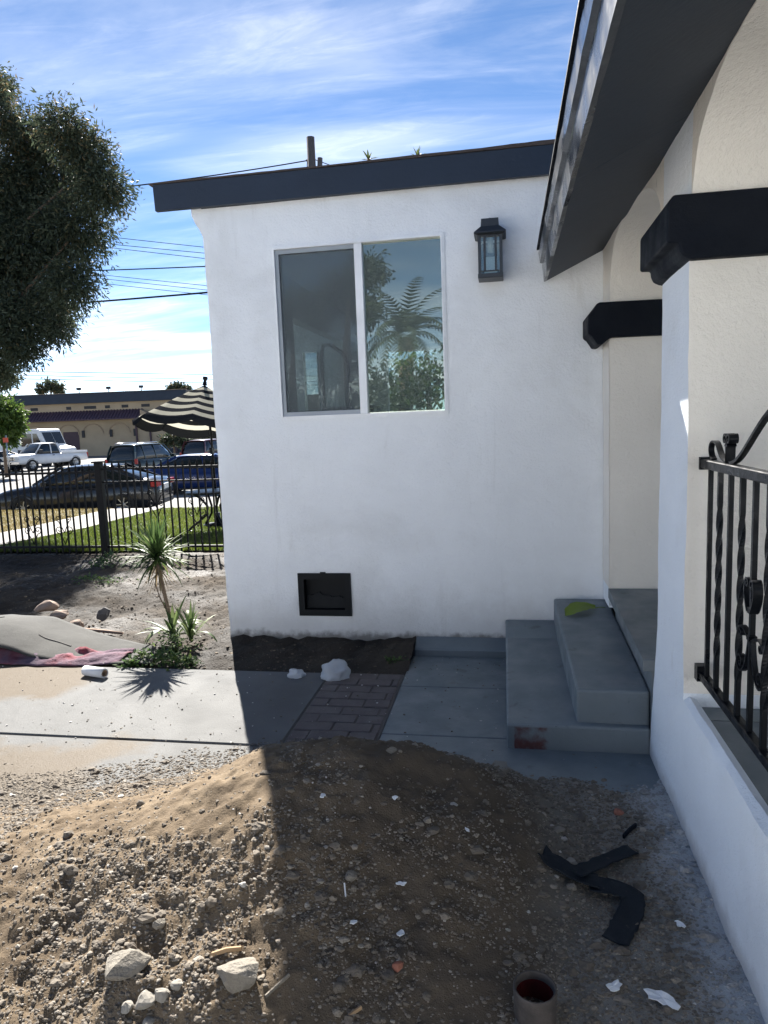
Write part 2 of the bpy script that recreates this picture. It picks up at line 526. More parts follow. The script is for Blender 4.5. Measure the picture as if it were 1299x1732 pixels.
mask_mix(STUCCO, (0.60, 0.605, 0.60), noise_mask(1.3, 0.50, 0.72, 0.42))
mask_mix(STUCCO, (0.56, 0.55, 0.53), noise_mask(5.0, 0.62, 0.74, 0.30, (1, 1, 0.35)))
mask_mix(STUCCO, (0.58, 0.585, 0.585), noise_mask(9.0, 0.60, 0.75, 0.30, (1, 1, 0.10)))
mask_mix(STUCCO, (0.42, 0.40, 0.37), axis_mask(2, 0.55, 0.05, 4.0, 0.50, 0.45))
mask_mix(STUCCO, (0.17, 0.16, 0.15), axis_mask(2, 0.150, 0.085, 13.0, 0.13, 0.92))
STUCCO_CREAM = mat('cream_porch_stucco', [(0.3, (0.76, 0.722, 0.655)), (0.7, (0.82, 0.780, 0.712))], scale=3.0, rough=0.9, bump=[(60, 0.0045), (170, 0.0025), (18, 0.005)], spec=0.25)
STUCCO_PORCH = mat('porch_stucco', [(0.3, (0.775, 0.810, 0.845)), (0.7, (0.82, 0.855, 0.890))], scale=3.5, rough=0.9,
                   bump=[(60, 0.0055), (170, 0.003), (18, 0.005)], spec=0.25, speck=(90, 0.70, (0.42, 0.42, 0.41), 0.5))
mask_mix(STUCCO_PORCH, (0.62, 0.62, 0.61), noise_mask(1.7, 0.52, 0.74, 0.35))
mask_mix(STUCCO_PORCH, (0.50, 0.47, 0.42), noise_mask(6.0, 0.66, 0.76, 0.40, (1, 1, 0.5)))
mask_mix(STUCCO_PORCH, (0.36, 0.35, 0.34), axis_mask(2, 0.10, 0.01, 12.0, 0.10, 0.6))
GREY = mat('grey_floor_paint', [(0.25, (0.112, 0.135, 0.148)), (0.55, (0.142, 0.168, 0.183)), (0.8, (0.168, 0.195, 0.208))], scale=3.2, rough=0.55,
           rough_var=(5.0, 0.38, 0.7), bump=[(160, 0.0012), (12, 0.004)], speck=(46, 0.69, (0.22, 0.23, 0.235), 0.6))
STEP_GREY = mat('grey_step_paint', [(0.25, (0.122, 0.148, 0.162)), (0.55, (0.155, 0.183, 0.200)), (0.8, (0.180, 0.208, 0.224))], scale=2.6, rough=0.55,
                rough_var=(6.0, 0.40, 0.7), bump=[(120, 0.0015), (10, 0.004)], speck=(52, 0.71, (0.05, 0.056, 0.06), 0.7))


def chip_mask(nt, pos):
    f1 = box_mask(-0.2, 0.165, 3.0, 3.292, 0.012, 9.0, 0.09)(nt, pos)
    f2 = axis_mask(2, 0.118, 0.108, 20.0, 0.02)(nt, pos)
    f3 = axis_mask(0, 0.005, 0.012, 25.0, 0.02)(nt, pos)
    k = nt.nodes.new('ShaderNodeMath'); k.operation = 'MULTIPLY'; nt.links.new(f1, k.inputs[0]); nt.links.new(f2, k.inputs[1])
    j = nt.nodes.new('ShaderNodeMath'); j.operation = 'MULTIPLY'; nt.links.new(k.outputs[0], j.inputs[0]); nt.links.new(f3, j.inputs[1])
    return j.outputs[0]


mask_mix(STEP_GREY, (0.23, 0.235, 0.235), noise_mask(3.0, 0.54, 0.75, 0.45))
mask_mix(STEP_GREY, (0.060, 0.068, 0.074), noise_mask(9.0, 0.60, 0.72, 0.55))
mask_mix(GREY, (0.225, 0.225, 0.22), noise_mask(2.2, 0.54, 0.76, 0.5))
mask_mix(GREY, (0.070, 0.078, 0.082), noise_mask(7.0, 0.60, 0.72, 0.55))
mask_mix(STEP_GREY, (0.095, 0.030, 0.026), chip_mask)
DARKTRIM = mat('charcoal_trim_paint', (0.0038, 0.0062, 0.0115), scale=6, rough=0.6, spec=0.15, bump=[(50, 0.002), (200, 0.001)], rough_var=(8, 0.5, 0.75))
GLOSSTRIM = mat('fresh_gloss_black_paint', (0.014, 0.017, 0.022), scale=6, rough=0.16, bump=[(9, 0.003), (60, 0.0006)], rough_var=(3.2, 0.06, 0.55), spec=0.6)
SOFFIT = mat('charcoal_soffit_paint', (0.016, 0.026, 0.043), scale=3, rough=0.6, bump=[(30, 0.002)])
ROOFEDGE = mat('brown_roofing_felt', (0.065, 0.050, 0.044), scale=8, rough=0.9, bump=[(60, 0.004)])
VINYL = mat('white_vinyl', (0.78, 0.79, 0.80), scale=3, rough=0.35)
BLACKMETAL = mat('black_painted_iron', (0.004, 0.005, 0.007), scale=20, spec=0.18, rough=0.45, bump=[(90, 0.0008)], rough_var=(18, 0.25, 0.55), speck=(60, 0.73, (0.06, 0.05, 0.04), 0.6))
LAMPMETAL = mat('black_lantern_metal', (0.020, 0.024, 0.030), scale=20, rough=0.45, bump=[(150, 0.0004)])
VENTBLACK = mat('black_vent_metal', (0.0035, 0.005, 0.007), scale=10, rough=0.6, spec=0.2)
CONCRETE = mat('driveway_concrete', [(0.25, (0.122, 0.123, 0.121)), (0.5, (0.158, 0.159, 0.156)), (0.78, (0.195, 0.196, 0.192))], scale=2.2, rough=0.6,
               rough_var=(2.3, 0.6, 0.85), bump=[(110, 0.0022), (420, 0.0012), (5, 0.006)], speck=(170, 0.62, (0.10, 0.097, 0.092), 0.55), spec=0.05)
mask_mix(CONCRETE, (0.088, 0.087, 0.083), box_mask(-7.0, -1.0, 2.0, 3.9, 0.3, 1.6, 1.5, 0.45), 0.42)
mask_mix(CONCRETE, (0.098, 0.075, 0.049), box_mask(-6.0, -2.75, 3.62, 4.5, 0.10, 2.6, 0.7, 0.90), 0.55)
mask_mix(CONCRETE, (0.092, 0.070, 0.045), box_mask(-5.0, -1.95, 2.3, 3.12, 0.12, 3.0, 0.9, 0.92), 0.40)
SOIL = mat('tan_sandy_soil', [(0.25, (0.080, 0.058, 0.037)), (0.5, (0.142, 0.106, 0.069)), (0.75, (0.215, 0.166, 0.112))], scale=6.0, detail=8, rough=0.95,
           bump=[(45, 0.005), (160, 0.0032), (420, 0.0016)], spec=0.2, speck=(120, 0.66, (0.34, 0.30, 0.25), 0.6))
GRAVELSOIL = mat('grey_gravelly_soil', [(0.25, (0.130, 0.122, 0.106)), (0.5, (0.190, 0.180, 0.160)), (0.78, (0.265, 0.252, 0.226))], scale=7.0, detail=8, rough=0.95,
                 bump=[(50, 0.005), (170, 0.0035), (420, 0.0016)], spec=0.25, speck=(110, 0.66, (0.33, 0.31, 0.28), 0.6))
mask_mix(GRAVELSOIL, (0.52, 0.54, 0.56), axis_mask(0, 0.42, 0.66, 5.0, 0.36, 0.78))
YARDSOIL = mat('damp_yard_soil', [(0.25, (0.018, 0.016, 0.014)), (0.5, (0.042, 0.034, 0.026)), (0.78, (0.090, 0.071, 0.052))], scale=2.2, detail=9, rough=0.9,
               rough_var=(1.1, 0.55, 0.95), bump=[(26, 0.02), (90, 0.010), (300, 0.004)], spec=0.2)
STONE = mat('mixed_gravel', [(0.3, (0.86, 0.86, 0.86)), (0.7, (1.0, 1.0, 1.0))], scale=60, rough=0.85, bump=[(220, 0.0012)], spec=0.3,
            tint=[(0.0, (0.105, 0.088, 0.070)), (0.35, (0.190, 0.162, 0.128)), (0.65, (0.250, 0.217, 0.175)), (0.88, (0.31, 0.285, 0.245)), (1.0, (0.55, 0.53, 0.50))])
mask_mix(STONE, (0.52, 0.54, 0.56), axis_mask(0, 0.46, 0.70, 5.0, 0.36, 0.65))
ROCKGREY = mat('pale_broken_concrete', [(0.3, (0.155, 0.138, 0.112)), (0.7, (0.235, 0.212, 0.175))], scale=14, rough=0.9, bump=[(35, 0.010), (130, 0.004)], speck=(70, 0.63, (0.18, 0.16, 0.14), 0.7))
BRICKMAT = mat('worn_paver_brick', [(0.3, (0.088, 0.072, 0.070)), (0.55, (0.112, 0.094, 0.090)), (0.8, (0.138, 0.128, 0.122))], scale=9, rough=0.85, bump=[(90, 0.003), (22, 0.003)], speck=(60, 0.66, (0.26, 0.22, 0.20), 0.5))

# ================================================================== GROUND
def lin(a, b, step): return np.linspace(a, b, max(2, int(round((b - a) / step)) + 1))


gx = np.concatenate([np.linspace(-900, -40, 14)[:-1], lin(-40, 12, 1.0), np.linspace(12, 900, 14)[1:]])
gy = np.concatenate([np.linspace(-600, -14, 12)[:-1], lin(-14, 22, 0.5), np.linspace(22, 1500, 16)[1:]])


def base_ground(X, Y):
    return terrain(X, Y) - 0.07 + 0.03 * fbm(X, Y, 0.4, 3) * (np.abs(X) < 45) * (np.abs(Y) < 30)


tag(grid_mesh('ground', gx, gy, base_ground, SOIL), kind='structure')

# driveway concrete: two poured panels with an open joint between them
drive = empty('driveway', (-3.8, 2.4, 0)); tag(drive, kind='structure')
for (y0, y1) in ((0.605, 3.190), (3.207, 4.245)):
    mb = MB(); mb.box(-7.4, -1.168, y0, y1, -0.11, 0.0, bev=0.006); mb.build('concrete_panel', CONCRETE, drive)

# unseen pale paving added behind the camera to bounce sun onto the house
PALECON = mat('pale_bounce_concrete', [(0.3, (0.42, 0.42, 0.415)), (0.7, (0.50, 0.50, 0.49))], scale=1.5, rough=0.8, bump=[(110, 0.002)])
bounce_pad = empty('bounce_paving', (-3.4, -5, 0)); tag(bounce_pad, kind='structure')
for ix in range(5):
    for iy in range(5):
        xa = -13.6 + ix * 2.85; ya = 0.59 - (iy + 1) * 2.6
        mb = MB(); mb.box(xa + 0.006, xa + 2.844, ya + 0.006, ya + 2.594, -0.11, -0.004); mb.build('concrete_panel', PALECON, bounce_pad)

# brick strip: every paver on its own bed
strip = empty('brick_path', (-0.92, 3.6, 0)); tag(strip, kind='structure')
mb = MB(); mb.box(-1.166, -0.678, 2.7, 4.262, -0.12, -0.007); mb.build('mortar_bed', mat('sandy_joint', (0.105, 0.094, 0.088), rough=0.95, bump=[(80, 0.004)]), strip)
y = 2.75; row = 0
while y < 4.22:
    cuts = [-1.160] + [c for c in (-1.16 + (0.105 if row % 2 else 0.212) + 0.214 * k for k in range(4)) if -1.08 < c < -0.73] + [-0.690]
    for a, b in zip(cuts[:-1], cuts[1:]):
        dz = rnd.uniform(-0.004, 0.004)
        mb = MB(); mb.box(a + 0.003, b - 0.003, y + 0.003, y + 0.104, -0.06, dz, bev=0.005); mb.build('brick', BRICKMAT, strip)
    y += 0.108; row += 1

walk = empty('grey_walkway', (0, 3.7, 0)); tag(walk, kind='structure')
for (y0, y1) in ((2.55, 3.384), (3.390, 4.046), (4.052, 4.600)):
    mb = MB(); mb.box(-0.672, 0.645, y0, y1, -0.11, 0.002, bev=0.004); mb.build('slab', GREY, walk)
mb = MB(); mb.prism([(4.602, -0.1), (4.602, 0.045), (4.615, 0.058), (4.735, 0.112), (4.735, -0.1)], 'x', -0.655, 0.0)
mb.build('curb', GREY, walk)

# soil of the side yard, up to the iron fence, with the strip of dirt along the wall foot
yx = np.concatenate([lin(-12, -7, 0.12)[:-1], lin(-7, -0.66, 0.032)]); yy = lin(4.248, 8.75, 0.034)
tag(grid_mesh('yard_soil', yx, yy, yard_h, YARDSOIL, keep=lambda x, y, z: (x < -2.0) | (y < 4.80)), kind='structure')
# patch of soil between pile, walkway and porch
px_ = lin(-0.9, 0.655, 0.016); py_ = lin(-2.5, 3.3, 0.018)
tag(grid_mesh('gravelly_ground', px_, py_, flat_h, GRAVELSOIL, keep=lambda x, y, z: (pile_h(x, y) < z + 0.05)), kind='structure')

# the heap of excavated dirt
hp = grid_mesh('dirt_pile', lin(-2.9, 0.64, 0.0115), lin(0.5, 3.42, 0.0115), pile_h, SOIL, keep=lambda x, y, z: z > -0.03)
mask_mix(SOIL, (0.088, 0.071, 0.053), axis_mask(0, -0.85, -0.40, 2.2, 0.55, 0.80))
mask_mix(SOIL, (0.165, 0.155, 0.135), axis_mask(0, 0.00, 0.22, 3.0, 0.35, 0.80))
tag(hp, 'heap of tan excavated dirt and gravel in front of the grey walkway', 'dirt pile')


# ------------------------------------------------------------------ loose gravel (nobody could count it)
def ico_template(sub, seed):
    bm = bmesh.new(); bmesh.ops.create_icosphere(bm, subdivisions=sub, radius=1.0); r = random.Random(seed)
    off = Vector((seed * 7.3, 1.1, 2.2))
    for v in bm.verts: v.co *= 1.0 + 0.45 * mnoise.noise(v.co * 1.3 + off) + r.uniform(-0.16, 0.16)
    bm.verts.index_update(); V = np.array([v.co[:] for v in bm.verts]); Fc = np.array([[v.index for v in f.verts] for f in bm.faces]); bm.free()
    return V, Fc


def rand_rot(rs, n):
    q = rs.normal(size=(n, 4)); q /= np.linalg.norm(q, axis=1)[:, None]; w, x, y, z = q.T
    return np.stack([np.stack([1 - 2 * (y * y + z * z), 2 * (x * y - z * w), 2 * (x * z + y * w)], 1),
                     np.stack([2 * (x * y + z * w), 1 - 2 * (x * x + z * z), 2 * (y * z - x * w)], 1),
                     np.stack([2 * (x * z - y * w), 2 * (y * z + x * w), 1 - 2 * (x * x + y * y)], 1)], 1)


def scatter(P, size, tint, sub, rs, flat=(0.40, 0.85)):
    n = len(P); Vs = []; Fs = []; Ts = []; o = 0
    grp = rs.randint(0, 8, n); R_ = rand_rot(rs, n)
    sc = np.stack([size * rs.uniform(0.85, 1.35, n), size * rs.uniform(0.7, 1.05, n), size * rs.uniform(flat[0], flat[1], n)], 1)
    for g in range(8):
        V, Fc = ico_template(sub, g + 3); k = np.where(grp == g)[0]
        if not len(k): continue
        W = np.einsum('nij,vj->nvi', R_[k] * 1.0, V) * sc[k][:, None, :] + P[k][:, None, :]
        Vs.append(W.reshape(-1, 3)); Fs.append((Fc[None] + (np.arange(len(k)) * len(V))[:, None, None] + o).reshape(-1, 3))
        Ts.append(np.repeat(tint[k], len(V))); o += len(k) * len(V)
    return np.concatenate(Vs), np.concatenate(Fs), np.concatenate(Ts)


def gravel_points(n, rs, kind):
    """Candidate points thinned by where the photo shows stones."""
    x = rs.uniform(-2.9, 0.64, n * 6); y = rs.uniform(0.9, 3.45, n * 6)
    h = pile_h(x, y); base = np.maximum(h, np.where(x > -0.72, flat_h(x, y), 0.0))
    pn = np.clip(0.42 + 2.6 * fbm(x * 1.0 + 0.45 * y, y * 0.8, 2.4, 3), 0, 1)
    toe = np.exp(-((h + 0.000) / 0.060) ** 2) * (x < -0.8)             # spill round the foot on the left
    onp = (h > 0) * np.clip(0.10 + 1.0 * pn - 0.6 * (h > 0.28), 0.05, 1)
    onp = onp * np.where((x > -1.4) & (x < -0.75) & (y < 2.1), 1.5, 1.0)
    right = (x > -0.72) * (h < 0.02) * (y < 3.05) * np.clip(0.35 + 1.0 * pn + 0.5 * (y < 2.2), 0, 1.4)
    right = right * np.where(x > 0.52, 0.45, 1)
    p = np.maximum(np.maximum(onp, 1.3 * toe), right)
    spill = (h < -0.012) & (x < -0.85); p = np.where(spill, 1.1 * np.exp((h + 0.012) / 0.016), p)
    p = np.where((h < -0.03) & (x < -0.72) & (rs.rand(len(x)) > 0.02), 0, p)
    keep = rs.rand(len(x)) < p; x, y, base = x[keep][:n], y[keep][:n], base[keep][:n]
    return np.stack([x, y, base], 1)


rs = np.random.RandomState(3)
Va, Fa, Ta = [], [], []
off = 0
for (n, lo, hi, sub) in ((44000, 0.0020, 0.0044, 1), (10000, 0.0042, 0.0078, 1), (1000, 0.0078, 0.0135, 2), (34000, 0.0020, 0.0085, 1), (650, 0.0090, 0.0240, 2)):
    P = gravel_points(n, rs, 0); s = lo + (hi - lo) * rs.rand(len(P)) ** 1.7
    P[:, 2] += s * 0.02
    ti = np.clip(rs.beta(2.2, 2.6, len(P)) + 0.08 * (s > 0.009), 0, 0.93); ti = np.where(rs.rand(len(P)) < 0.006, 1.0, ti)
    if (lo < 0.0021 and n < 40000) or hi > 0.02: ti = ti * 0.30
    V, Fc, T = scatter(P, s, ti, sub, rs)
    Va.append(V); Fa.append(Fc + off); Ta.append(T); off += len(V)
# grit and chips tracked over the slabs, bricks and steps
n = 900; x = rs.uniform(-4.6, 0.6, n); y = rs.uniform(3.1, 4.6, n); ok = (x > -1.2) | (y < 4.2); x, y = x[ok], y[ok]
ok = ~((x > -0.05) & (y > 3.25)); x, y = x[ok], y[ok]; P = np.stack([x, y, np.full(len(x), 0.003)], 1)
V, Fc, T = scatter(P, 0.0018 + 0.0055 * rs.rand(len(x)) ** 3, np.where(rs.rand(len(x)) < 0.28, 1.0, rs.rand(len(x)) * .5), 1, rs); Va.append(V); Fa.append(Fc + off); Ta.append(T); off += len(V)
tag(np_mesh('gravel', np.concatenate(Va), np.concatenate(Fa), STONE, None, False, np.concatenate(Ta)),
    'loose grey and tan gravel spread over the dirt heap and its foot', 'gravel', kind='stuff')

# clods, chips of bark and dead leaves over the side yard
n = 16000
x = rs.uniform(-8.5, -0.75, n); y = 4.27 + (8.4 - 4.27) * rs.rand(n) ** 1.2
ok = ((x < -2.12) | ((y < 4.66) & (x > -2.1))) & (rs.rand(n) < np.where(x > -3.9, 1.0, 0.55))
x, y = x[ok], y[ok]; s = 0.003 + 0.011 * rs.rand(len(x)) ** 3.5
P = np.stack([x, y, yard_h(x, y) + 0.05 * s], 1)
V, Fc, T = scatter(P, s, np.clip(rs.beta(2, 3, len(x)), 0, 0.9), 1, rs, (0.25, 0.8))
LITTER = mat('clods_and_litter', [(0.3, (0.85, 0.85, 0.85)), (0.7, (1, 1, 1))], scale=40, rough=0.9, bump=[(150, 0.002)],
             tint=[(0.0, (0.040, 0.033, 0.026)), (0.5, (0.105, 0.082, 0.060)), (0.9, (0.24, 0.185, 0.125)), (1.0, (0.3, 0.25, 0.19))])
tag(np_mesh('yard_litter', V, Fc, LITTER, None, False, T), 'clods, bark chips and dead leaves littering the side yard soil', 'yard litter', kind='stuff')

# ================================================================== THE HOUSE
WY = 4.72                      # plane of the window wall
house = empty('house', (-0.6, WY, 0)); tag(house, 'white stucco house with charcoal trim, slider window and entry steps', 'house')


def wall_sheet(mb, us, vs, holes, place, amp=0.004, depth=0.12, seed=0.0, edge_u=None):
    """Front face of a rendered wall as a fine grid with real openings, plus the reveals and rims running back by depth."""
    us = sorted(set([round(u, 4) for u in us] + [h[0] for h in holes] + [h[1] for h in holes]))
    vs = sorted(set([round(v, 4) for v in vs] + [h[2] for h in holes] + [h[3] for h in holes]))
    idx = {}; V = []; Fc = []

    def vert(i, j, back):
        k = (i, j, back)
        if k not in idx:
            u, v = us[i], vs[j]
            n = mnoise.noise((u * 2.2 + seed, v * 2.2, seed)) * 0.6 + mnoise.noise((u * 7 + seed, v * 7, 3 + seed)) * 0.4
            w = depth if back else amp * n
            for h in holes:
                if h[0] - 1e-6 <= u <= h[1] + 1e-6 and h[2] - 1e-6 <= v <= h[3] + 1e-6: w = depth if back else 0.0
            uu = u + (edge_u(u, v) if edge_u else 0.0)
            idx[k] = len(V); V.append(place(uu, v, w))
        return idx[k]

    def solid(i, j):
        if i < 0 or j < 0 or i >= len(us) - 1 or j >= len(vs) - 1: return False
        cu, cv = (us[i] + us[i + 1]) / 2, (vs[j] + vs[j + 1]) / 2
        return not any(h[0] < cu < h[1] and h[2] < cv < h[3] for h in holes)
    for i in range(len(us) - 1):
        for j in range(len(vs) - 1):
            if not solid(i, j): continue
            Fc.append((vert(i, j, 0), vert(i + 1, j, 0), vert(i + 1, j + 1, 0), vert(i, j + 1, 0)))
            for (di, dj, a, b) in ((-1, 0, (i, j), (i, j + 1)), (1, 0, (i + 1, j + 1), (i + 1, j)), (0, -1, (i + 1, j), (i, j)), (0, 1, (i, j + 1), (i + 1, j + 1))):
                if not solid(i + di, j + dj):
                    Fc.append((vert(*a, 0), vert(*b, 0), vert(*b, 1), vert(*a, 1)))
    mb.add(V, Fc, True)


# window wall with its flared, hand-plastered top left corner
def edge_a(u, v):
    if u > -2.04: return 0.0
    fl = 0.075 * min(1, max(0, (v - 2.93) / 0.12)) if v > 2.93 else 0.0
    return -fl + 0.010 * mnoise.noise((v * 2.3, 0.3, 0.1)) + 0.005 * mnoise.noise((v * 9, 2.3, 0.1))


WIN = (-1.556, -0.402, 1.660, 2.806); VENT = (-1.497, -1.118, 0.253, 0.556)
mb = MB()
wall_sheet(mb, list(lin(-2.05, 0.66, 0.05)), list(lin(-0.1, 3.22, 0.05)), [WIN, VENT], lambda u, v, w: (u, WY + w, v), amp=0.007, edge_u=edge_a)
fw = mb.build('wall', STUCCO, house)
m2 = fw.modifiers.new('edge', 'BEVEL'); m2.width = 0.012; m2.segments = 2; m2.limit_method = 'ANGLE'; m2.angle_limit = math.radians(50)
mb = MB(); wall_sheet(mb, list(lin(WY + 0.121, 9.0, 0.25)), list(lin(-0.1, 3.22, 0.2)), [(6.3, 8.3, 1.0, 2.6)], lambda u, v, w: (-2.05 + w, u, v))  # unseen side opening, added to let sun in and brighten the room
mb.build('wall', STUCCO, house)
BW = 8.88                      # back wall of the room, with its own two openings seen through the slider
mb = MB(); wall_sheet(mb, list(lin(-3.6, 3.2, 0.25)), list(lin(-0.1, 3.22, 0.2)), [(-1.50, -0.72, 1.55, 2.50), (-2.60, -2.40, 0.55, 2.55), (0.20, 1.60, 1.0, 2.5)], lambda u, v, w: (u, BW + 0.12 - w, v), depth=0.12)  # the third opening is out of view, added to lighten the room
mb.build('wall', STUCCO, house)
ROOM = mat('interior_plaster', (0.52, 0.53, 0.50), scale=2, rough=0.8)
mb = MB(); mb.box(-1.915, 3.1, 4.86, 8.87, 0.30, 0.46); mb.build('room_floor', mat('wood_floor', (0.12, 0.075, 0.045), scale=3, rough=0.5), house)
mb = MB(); mb.box(-1.915, 3.1, 4.86, 8.87, 2.93, 2.98); mb.build('room_ceiling', ROOM, house)
mb = MB(); mb.box(1.9, 2.0, 4.86, 8.87, 0.46, 2.93); mb.build('room_partition', ROOM, house)
mb = MB(); mb.box(-1.926, -1.916, 4.86, 6.29, 0.46, 2.93); mb.build('room_lining', ROOM, house)

# roof: board, felt edge, low-slope deck
mb = MB()
top = []; xs = lin(-2.37, 0.62, 0.06)
mb.prism([(-2.362, 3.272), (-2.356, 3.102), (0.9, 3.090), (0.9, 3.262)], 'y', 4.655, 4.690)
fb = mb.build('fascia', mat('slate_blue_charcoal_fascia', (0.018, 0.028, 0.047), scale=3, rough=0.5, spec=0.3, bump=[(40, 0.0015)]), house)
mb = MB(); V = []; Fc = []
for i, xx in enumerate(lin(-2.075, 0.9, 0.045)):
    j = 0.006 * mnoise.noise((xx * 2.5, 0, 0)) + 0.004 * mnoise.noise((xx * 11, 1, 0)); th = 0.010 + 0.016 * max(0.0, (xx + 1.2) / 2.0)
    zb = 3.2735 - 0.0031 * (xx + 2.36)
    V += [(xx, 4.645 + j, zb), (xx, 4.645 + j, zb + th + j), (xx, 9.3, zb + 0.30 + th), (xx, 9.3, zb + 0.28)]
n = len(V) // 4
for i in range(n - 1):
    for k in range(4): Fc.append((i * 4 + k, i * 4 + (k + 1) % 4, (i + 1) * 4 + (k + 1) % 4, (i + 1) * 4 + k))
Fc += [(0, 1, 2, 3), tuple((n - 1) * 4 + k for k in (3, 2, 1, 0))]
mb.add(V, Fc); mb.build('roof', ROOFEDGE, house)
mb = MB(); mb.prism([(-2.388, 3.2735), (-2.388, 3.281), (-2.20, 3.286), (-2.078, 3.284), (-2.078, 3.2735)], 'y', 4.645, 4.700); mb.build('roof_edge_strip', ROOFEDGE, house)
mb = MB(); mb.prism([(4.690, 3.105), (4.690, 3.262), (9.1, 3.5), (9.1, 3.21), (4.86, 3.21), (4.86, 3.105)], 'x', -2.045, 3.2)
mb.build('roof_deck', DARKTRIM, house)

# ---- sliding window
win = MB()
x0, x1, z0, z1 = WIN
for (a, b, c, d) in ((x0 + .001, x1 - .001, z1 - 0.011, z1 - .001), (x0 + .001, x1 - .001, z0 + .001, z0 + 0.014), (x0 + .001, x0 + 0.012, z0 + 0.014, z1 - 0.011), (x1 - 0.012, x1 - .001, z0 + 0.014, z1 - 0.011)):
    win.box(a, b, WY - 0.014, WY + 0.050, c, d)
wo = win.build('window', VINYL, house)
nail = MB()
for (a, b, c, d) in ((x0 - .010, x1 + .010, z1 - .001, z1 + 0.012), (x0 - .010, x1 + .010, z0 - 0.012, z0 + .001), (x0 - 0.012, x0 + .001, z0 + .001, z1 - .001), (x1 - .001, x1 + 0.012, z0 + .001, z1 - .001)):
    nail.box(a, b, WY - 0.009, WY + 0.006, c, d)
nail.build('window_flange', STUCCO, wo)
mu = MB(); mu.box(-0.992, -0.938, WY - 0.010, WY + 0.040, z0 + 0.0145, z1 - 0.0115, bev=0.003); mu.build('mullion', VINYL, wo)
SASH = mat('grey_screen_frame', (0.30, 0.33, 0.36), rough=0.4)
sc = MB()
sx0, sx1, sz0, sz1 = x0 + 0.0125, -0.9925, z0 + 0.0145, z1 - 0.0115
for (a, b, c, d) in ((sx0, sx1, sz1 - 0.028, sz1), (sx0, sx1, sz0, sz0 + 0.028), (sx0, sx0 + 0.024, sz0 + 0.028, sz1 - 0.028)):
    sc.box(a, b, WY + 0.003, WY + 0.018, c, d)
sc.build('screen_frame', SASH, wo)
SCREEN = bpy.data.materials.new('insect_screen'); SCREEN.use_nodes = True
nt = SCREEN.node_tree; nt.nodes.clear(); o_ = nt.nodes.new('ShaderNodeOutputMaterial'); a_ = nt.nodes.new('ShaderNodeBsdfTransparent'); d_ = nt.nodes.new('ShaderNodeBsdfDiffuse')
d_.inputs[0].default_value = (0.14, 0.16, 0.175, 1); x_ = nt.nodes.new('ShaderNodeMixShader'); x_.inputs[0].default_value = 0.30
nt.links.new(a_.outputs[0], x_.inputs[1]); nt.links.new(d_.outputs[0], x_.inputs[2]); nt.links.new(x_.outputs[0], o_.inputs[0])
s2 = MB(); s2.box(sx0 + 0.024, sx1, WY + 0.010, WY + 0.0105, sz0 + 0.028, sz1 - 0.028); s2.build('insect_screen', SCREEN, wo)
PANE = glass_mat('window_pane', (0.52, 0.62, 0.60), reflect=2.2, base=0.10, dark=((0.36, 0.42, 0.42), 0.21))
for (a, b, dy) in ((sx0 + 0.010, sx1, 0.034), (-0.9375, x1 - 0.0125, 0.024)):
    g = MB(); V = [(a, WY + dy, sz0), (b, WY + dy, sz0), (b, WY + dy, sz1), (a, WY + dy, sz1), (a, WY + dy + .004, sz0), (b, WY + dy + .004, sz0), (b, WY + dy + .004, sz1), (a, WY + dy + .004, sz1)]
    g.add(V, [(0, 1, 2, 3), (7, 6, 5, 4), (0, 4, 5, 1), (1, 5, 6, 2), (2, 6, 7, 3), (3, 7, 4, 0)]); g.build('pane', PANE, wo)
ins = MB()
for (a, b, c, d) in ((sx0, sx0 + 0.03, sz0, sz1), (sx0 + .03, -0.99, sz0, sz0 + 0.035), (sx0 + .03, -0.99, sz1 - 0.035, sz1)): ins.box(a, b, WY + 0.040, WY + 0.060, c, d)
ins.build('sash', VINYL, wo)

# ---- crawl-space vent
vx0, vx1, vz0, vz1 = VENT
vf = MB()
for (a, b, c, d) in ((vx0 - .004, vx1 + .004, vz1 - 0.040, vz1 + .004), (vx0 - .004, vx1 + .004, vz0 - .004, vz0 + 0.042), (vx0 - .004, vx0 + 0.040, vz0 + 0.042, vz1 - 0.040), (vx1 - 0.044, vx1 + .004, vz0 + 0.042, vz1 - 0.040)):
    vf.box(a, b, WY - 0.016, WY + 0.05, c, d)
vo = vf.build('foundation_vent', VENTBLACK, house)
vb = MB(); vb.box(vx0 + 0.001, vx1 - 0.001, WY + 0.050, WY + 0.110, vz0 + 0.001, vz1 - 0.001); vb.build('vent_back', VENTBLACK, vo)
vb = MB()
V = []; Fc = []
for i in range(13):
    xx = vx0 + 0.045 + (vx1 - vx0 - 0.092) * i / 12; hh = vz0 + 0.125 + 0.03 * math.exp(-((i - 3.5) / 2.2) ** 2) + 0.008 * math.sin(i * 2.1)
    V += [(xx, WY + 0.030, vz0 + 0.045), (xx, WY + 0.034, hh), (xx, WY + 0.049, hh), (xx, WY + 0.049, vz0 + 0.045)]
for i in range(12):
    for k in range(3): Fc.append((i * 4 + k, (i + 1) * 4 + k, (i + 1) * 4 + k + 1, i * 4 + k + 1))
vb.add(V, Fc); vb.build('soil_behind_vent', mat('dark_soil_drift', (0.011, 0.012, 0.013), rough=0.95), vo)
kn = MB(); kn.box(-1.335, -1.296, WY - 0.010, WY + 0.004, vz1 + 0.004, vz1 + 0.012); kn.build('vent_latch', VENTBLACK, vo)

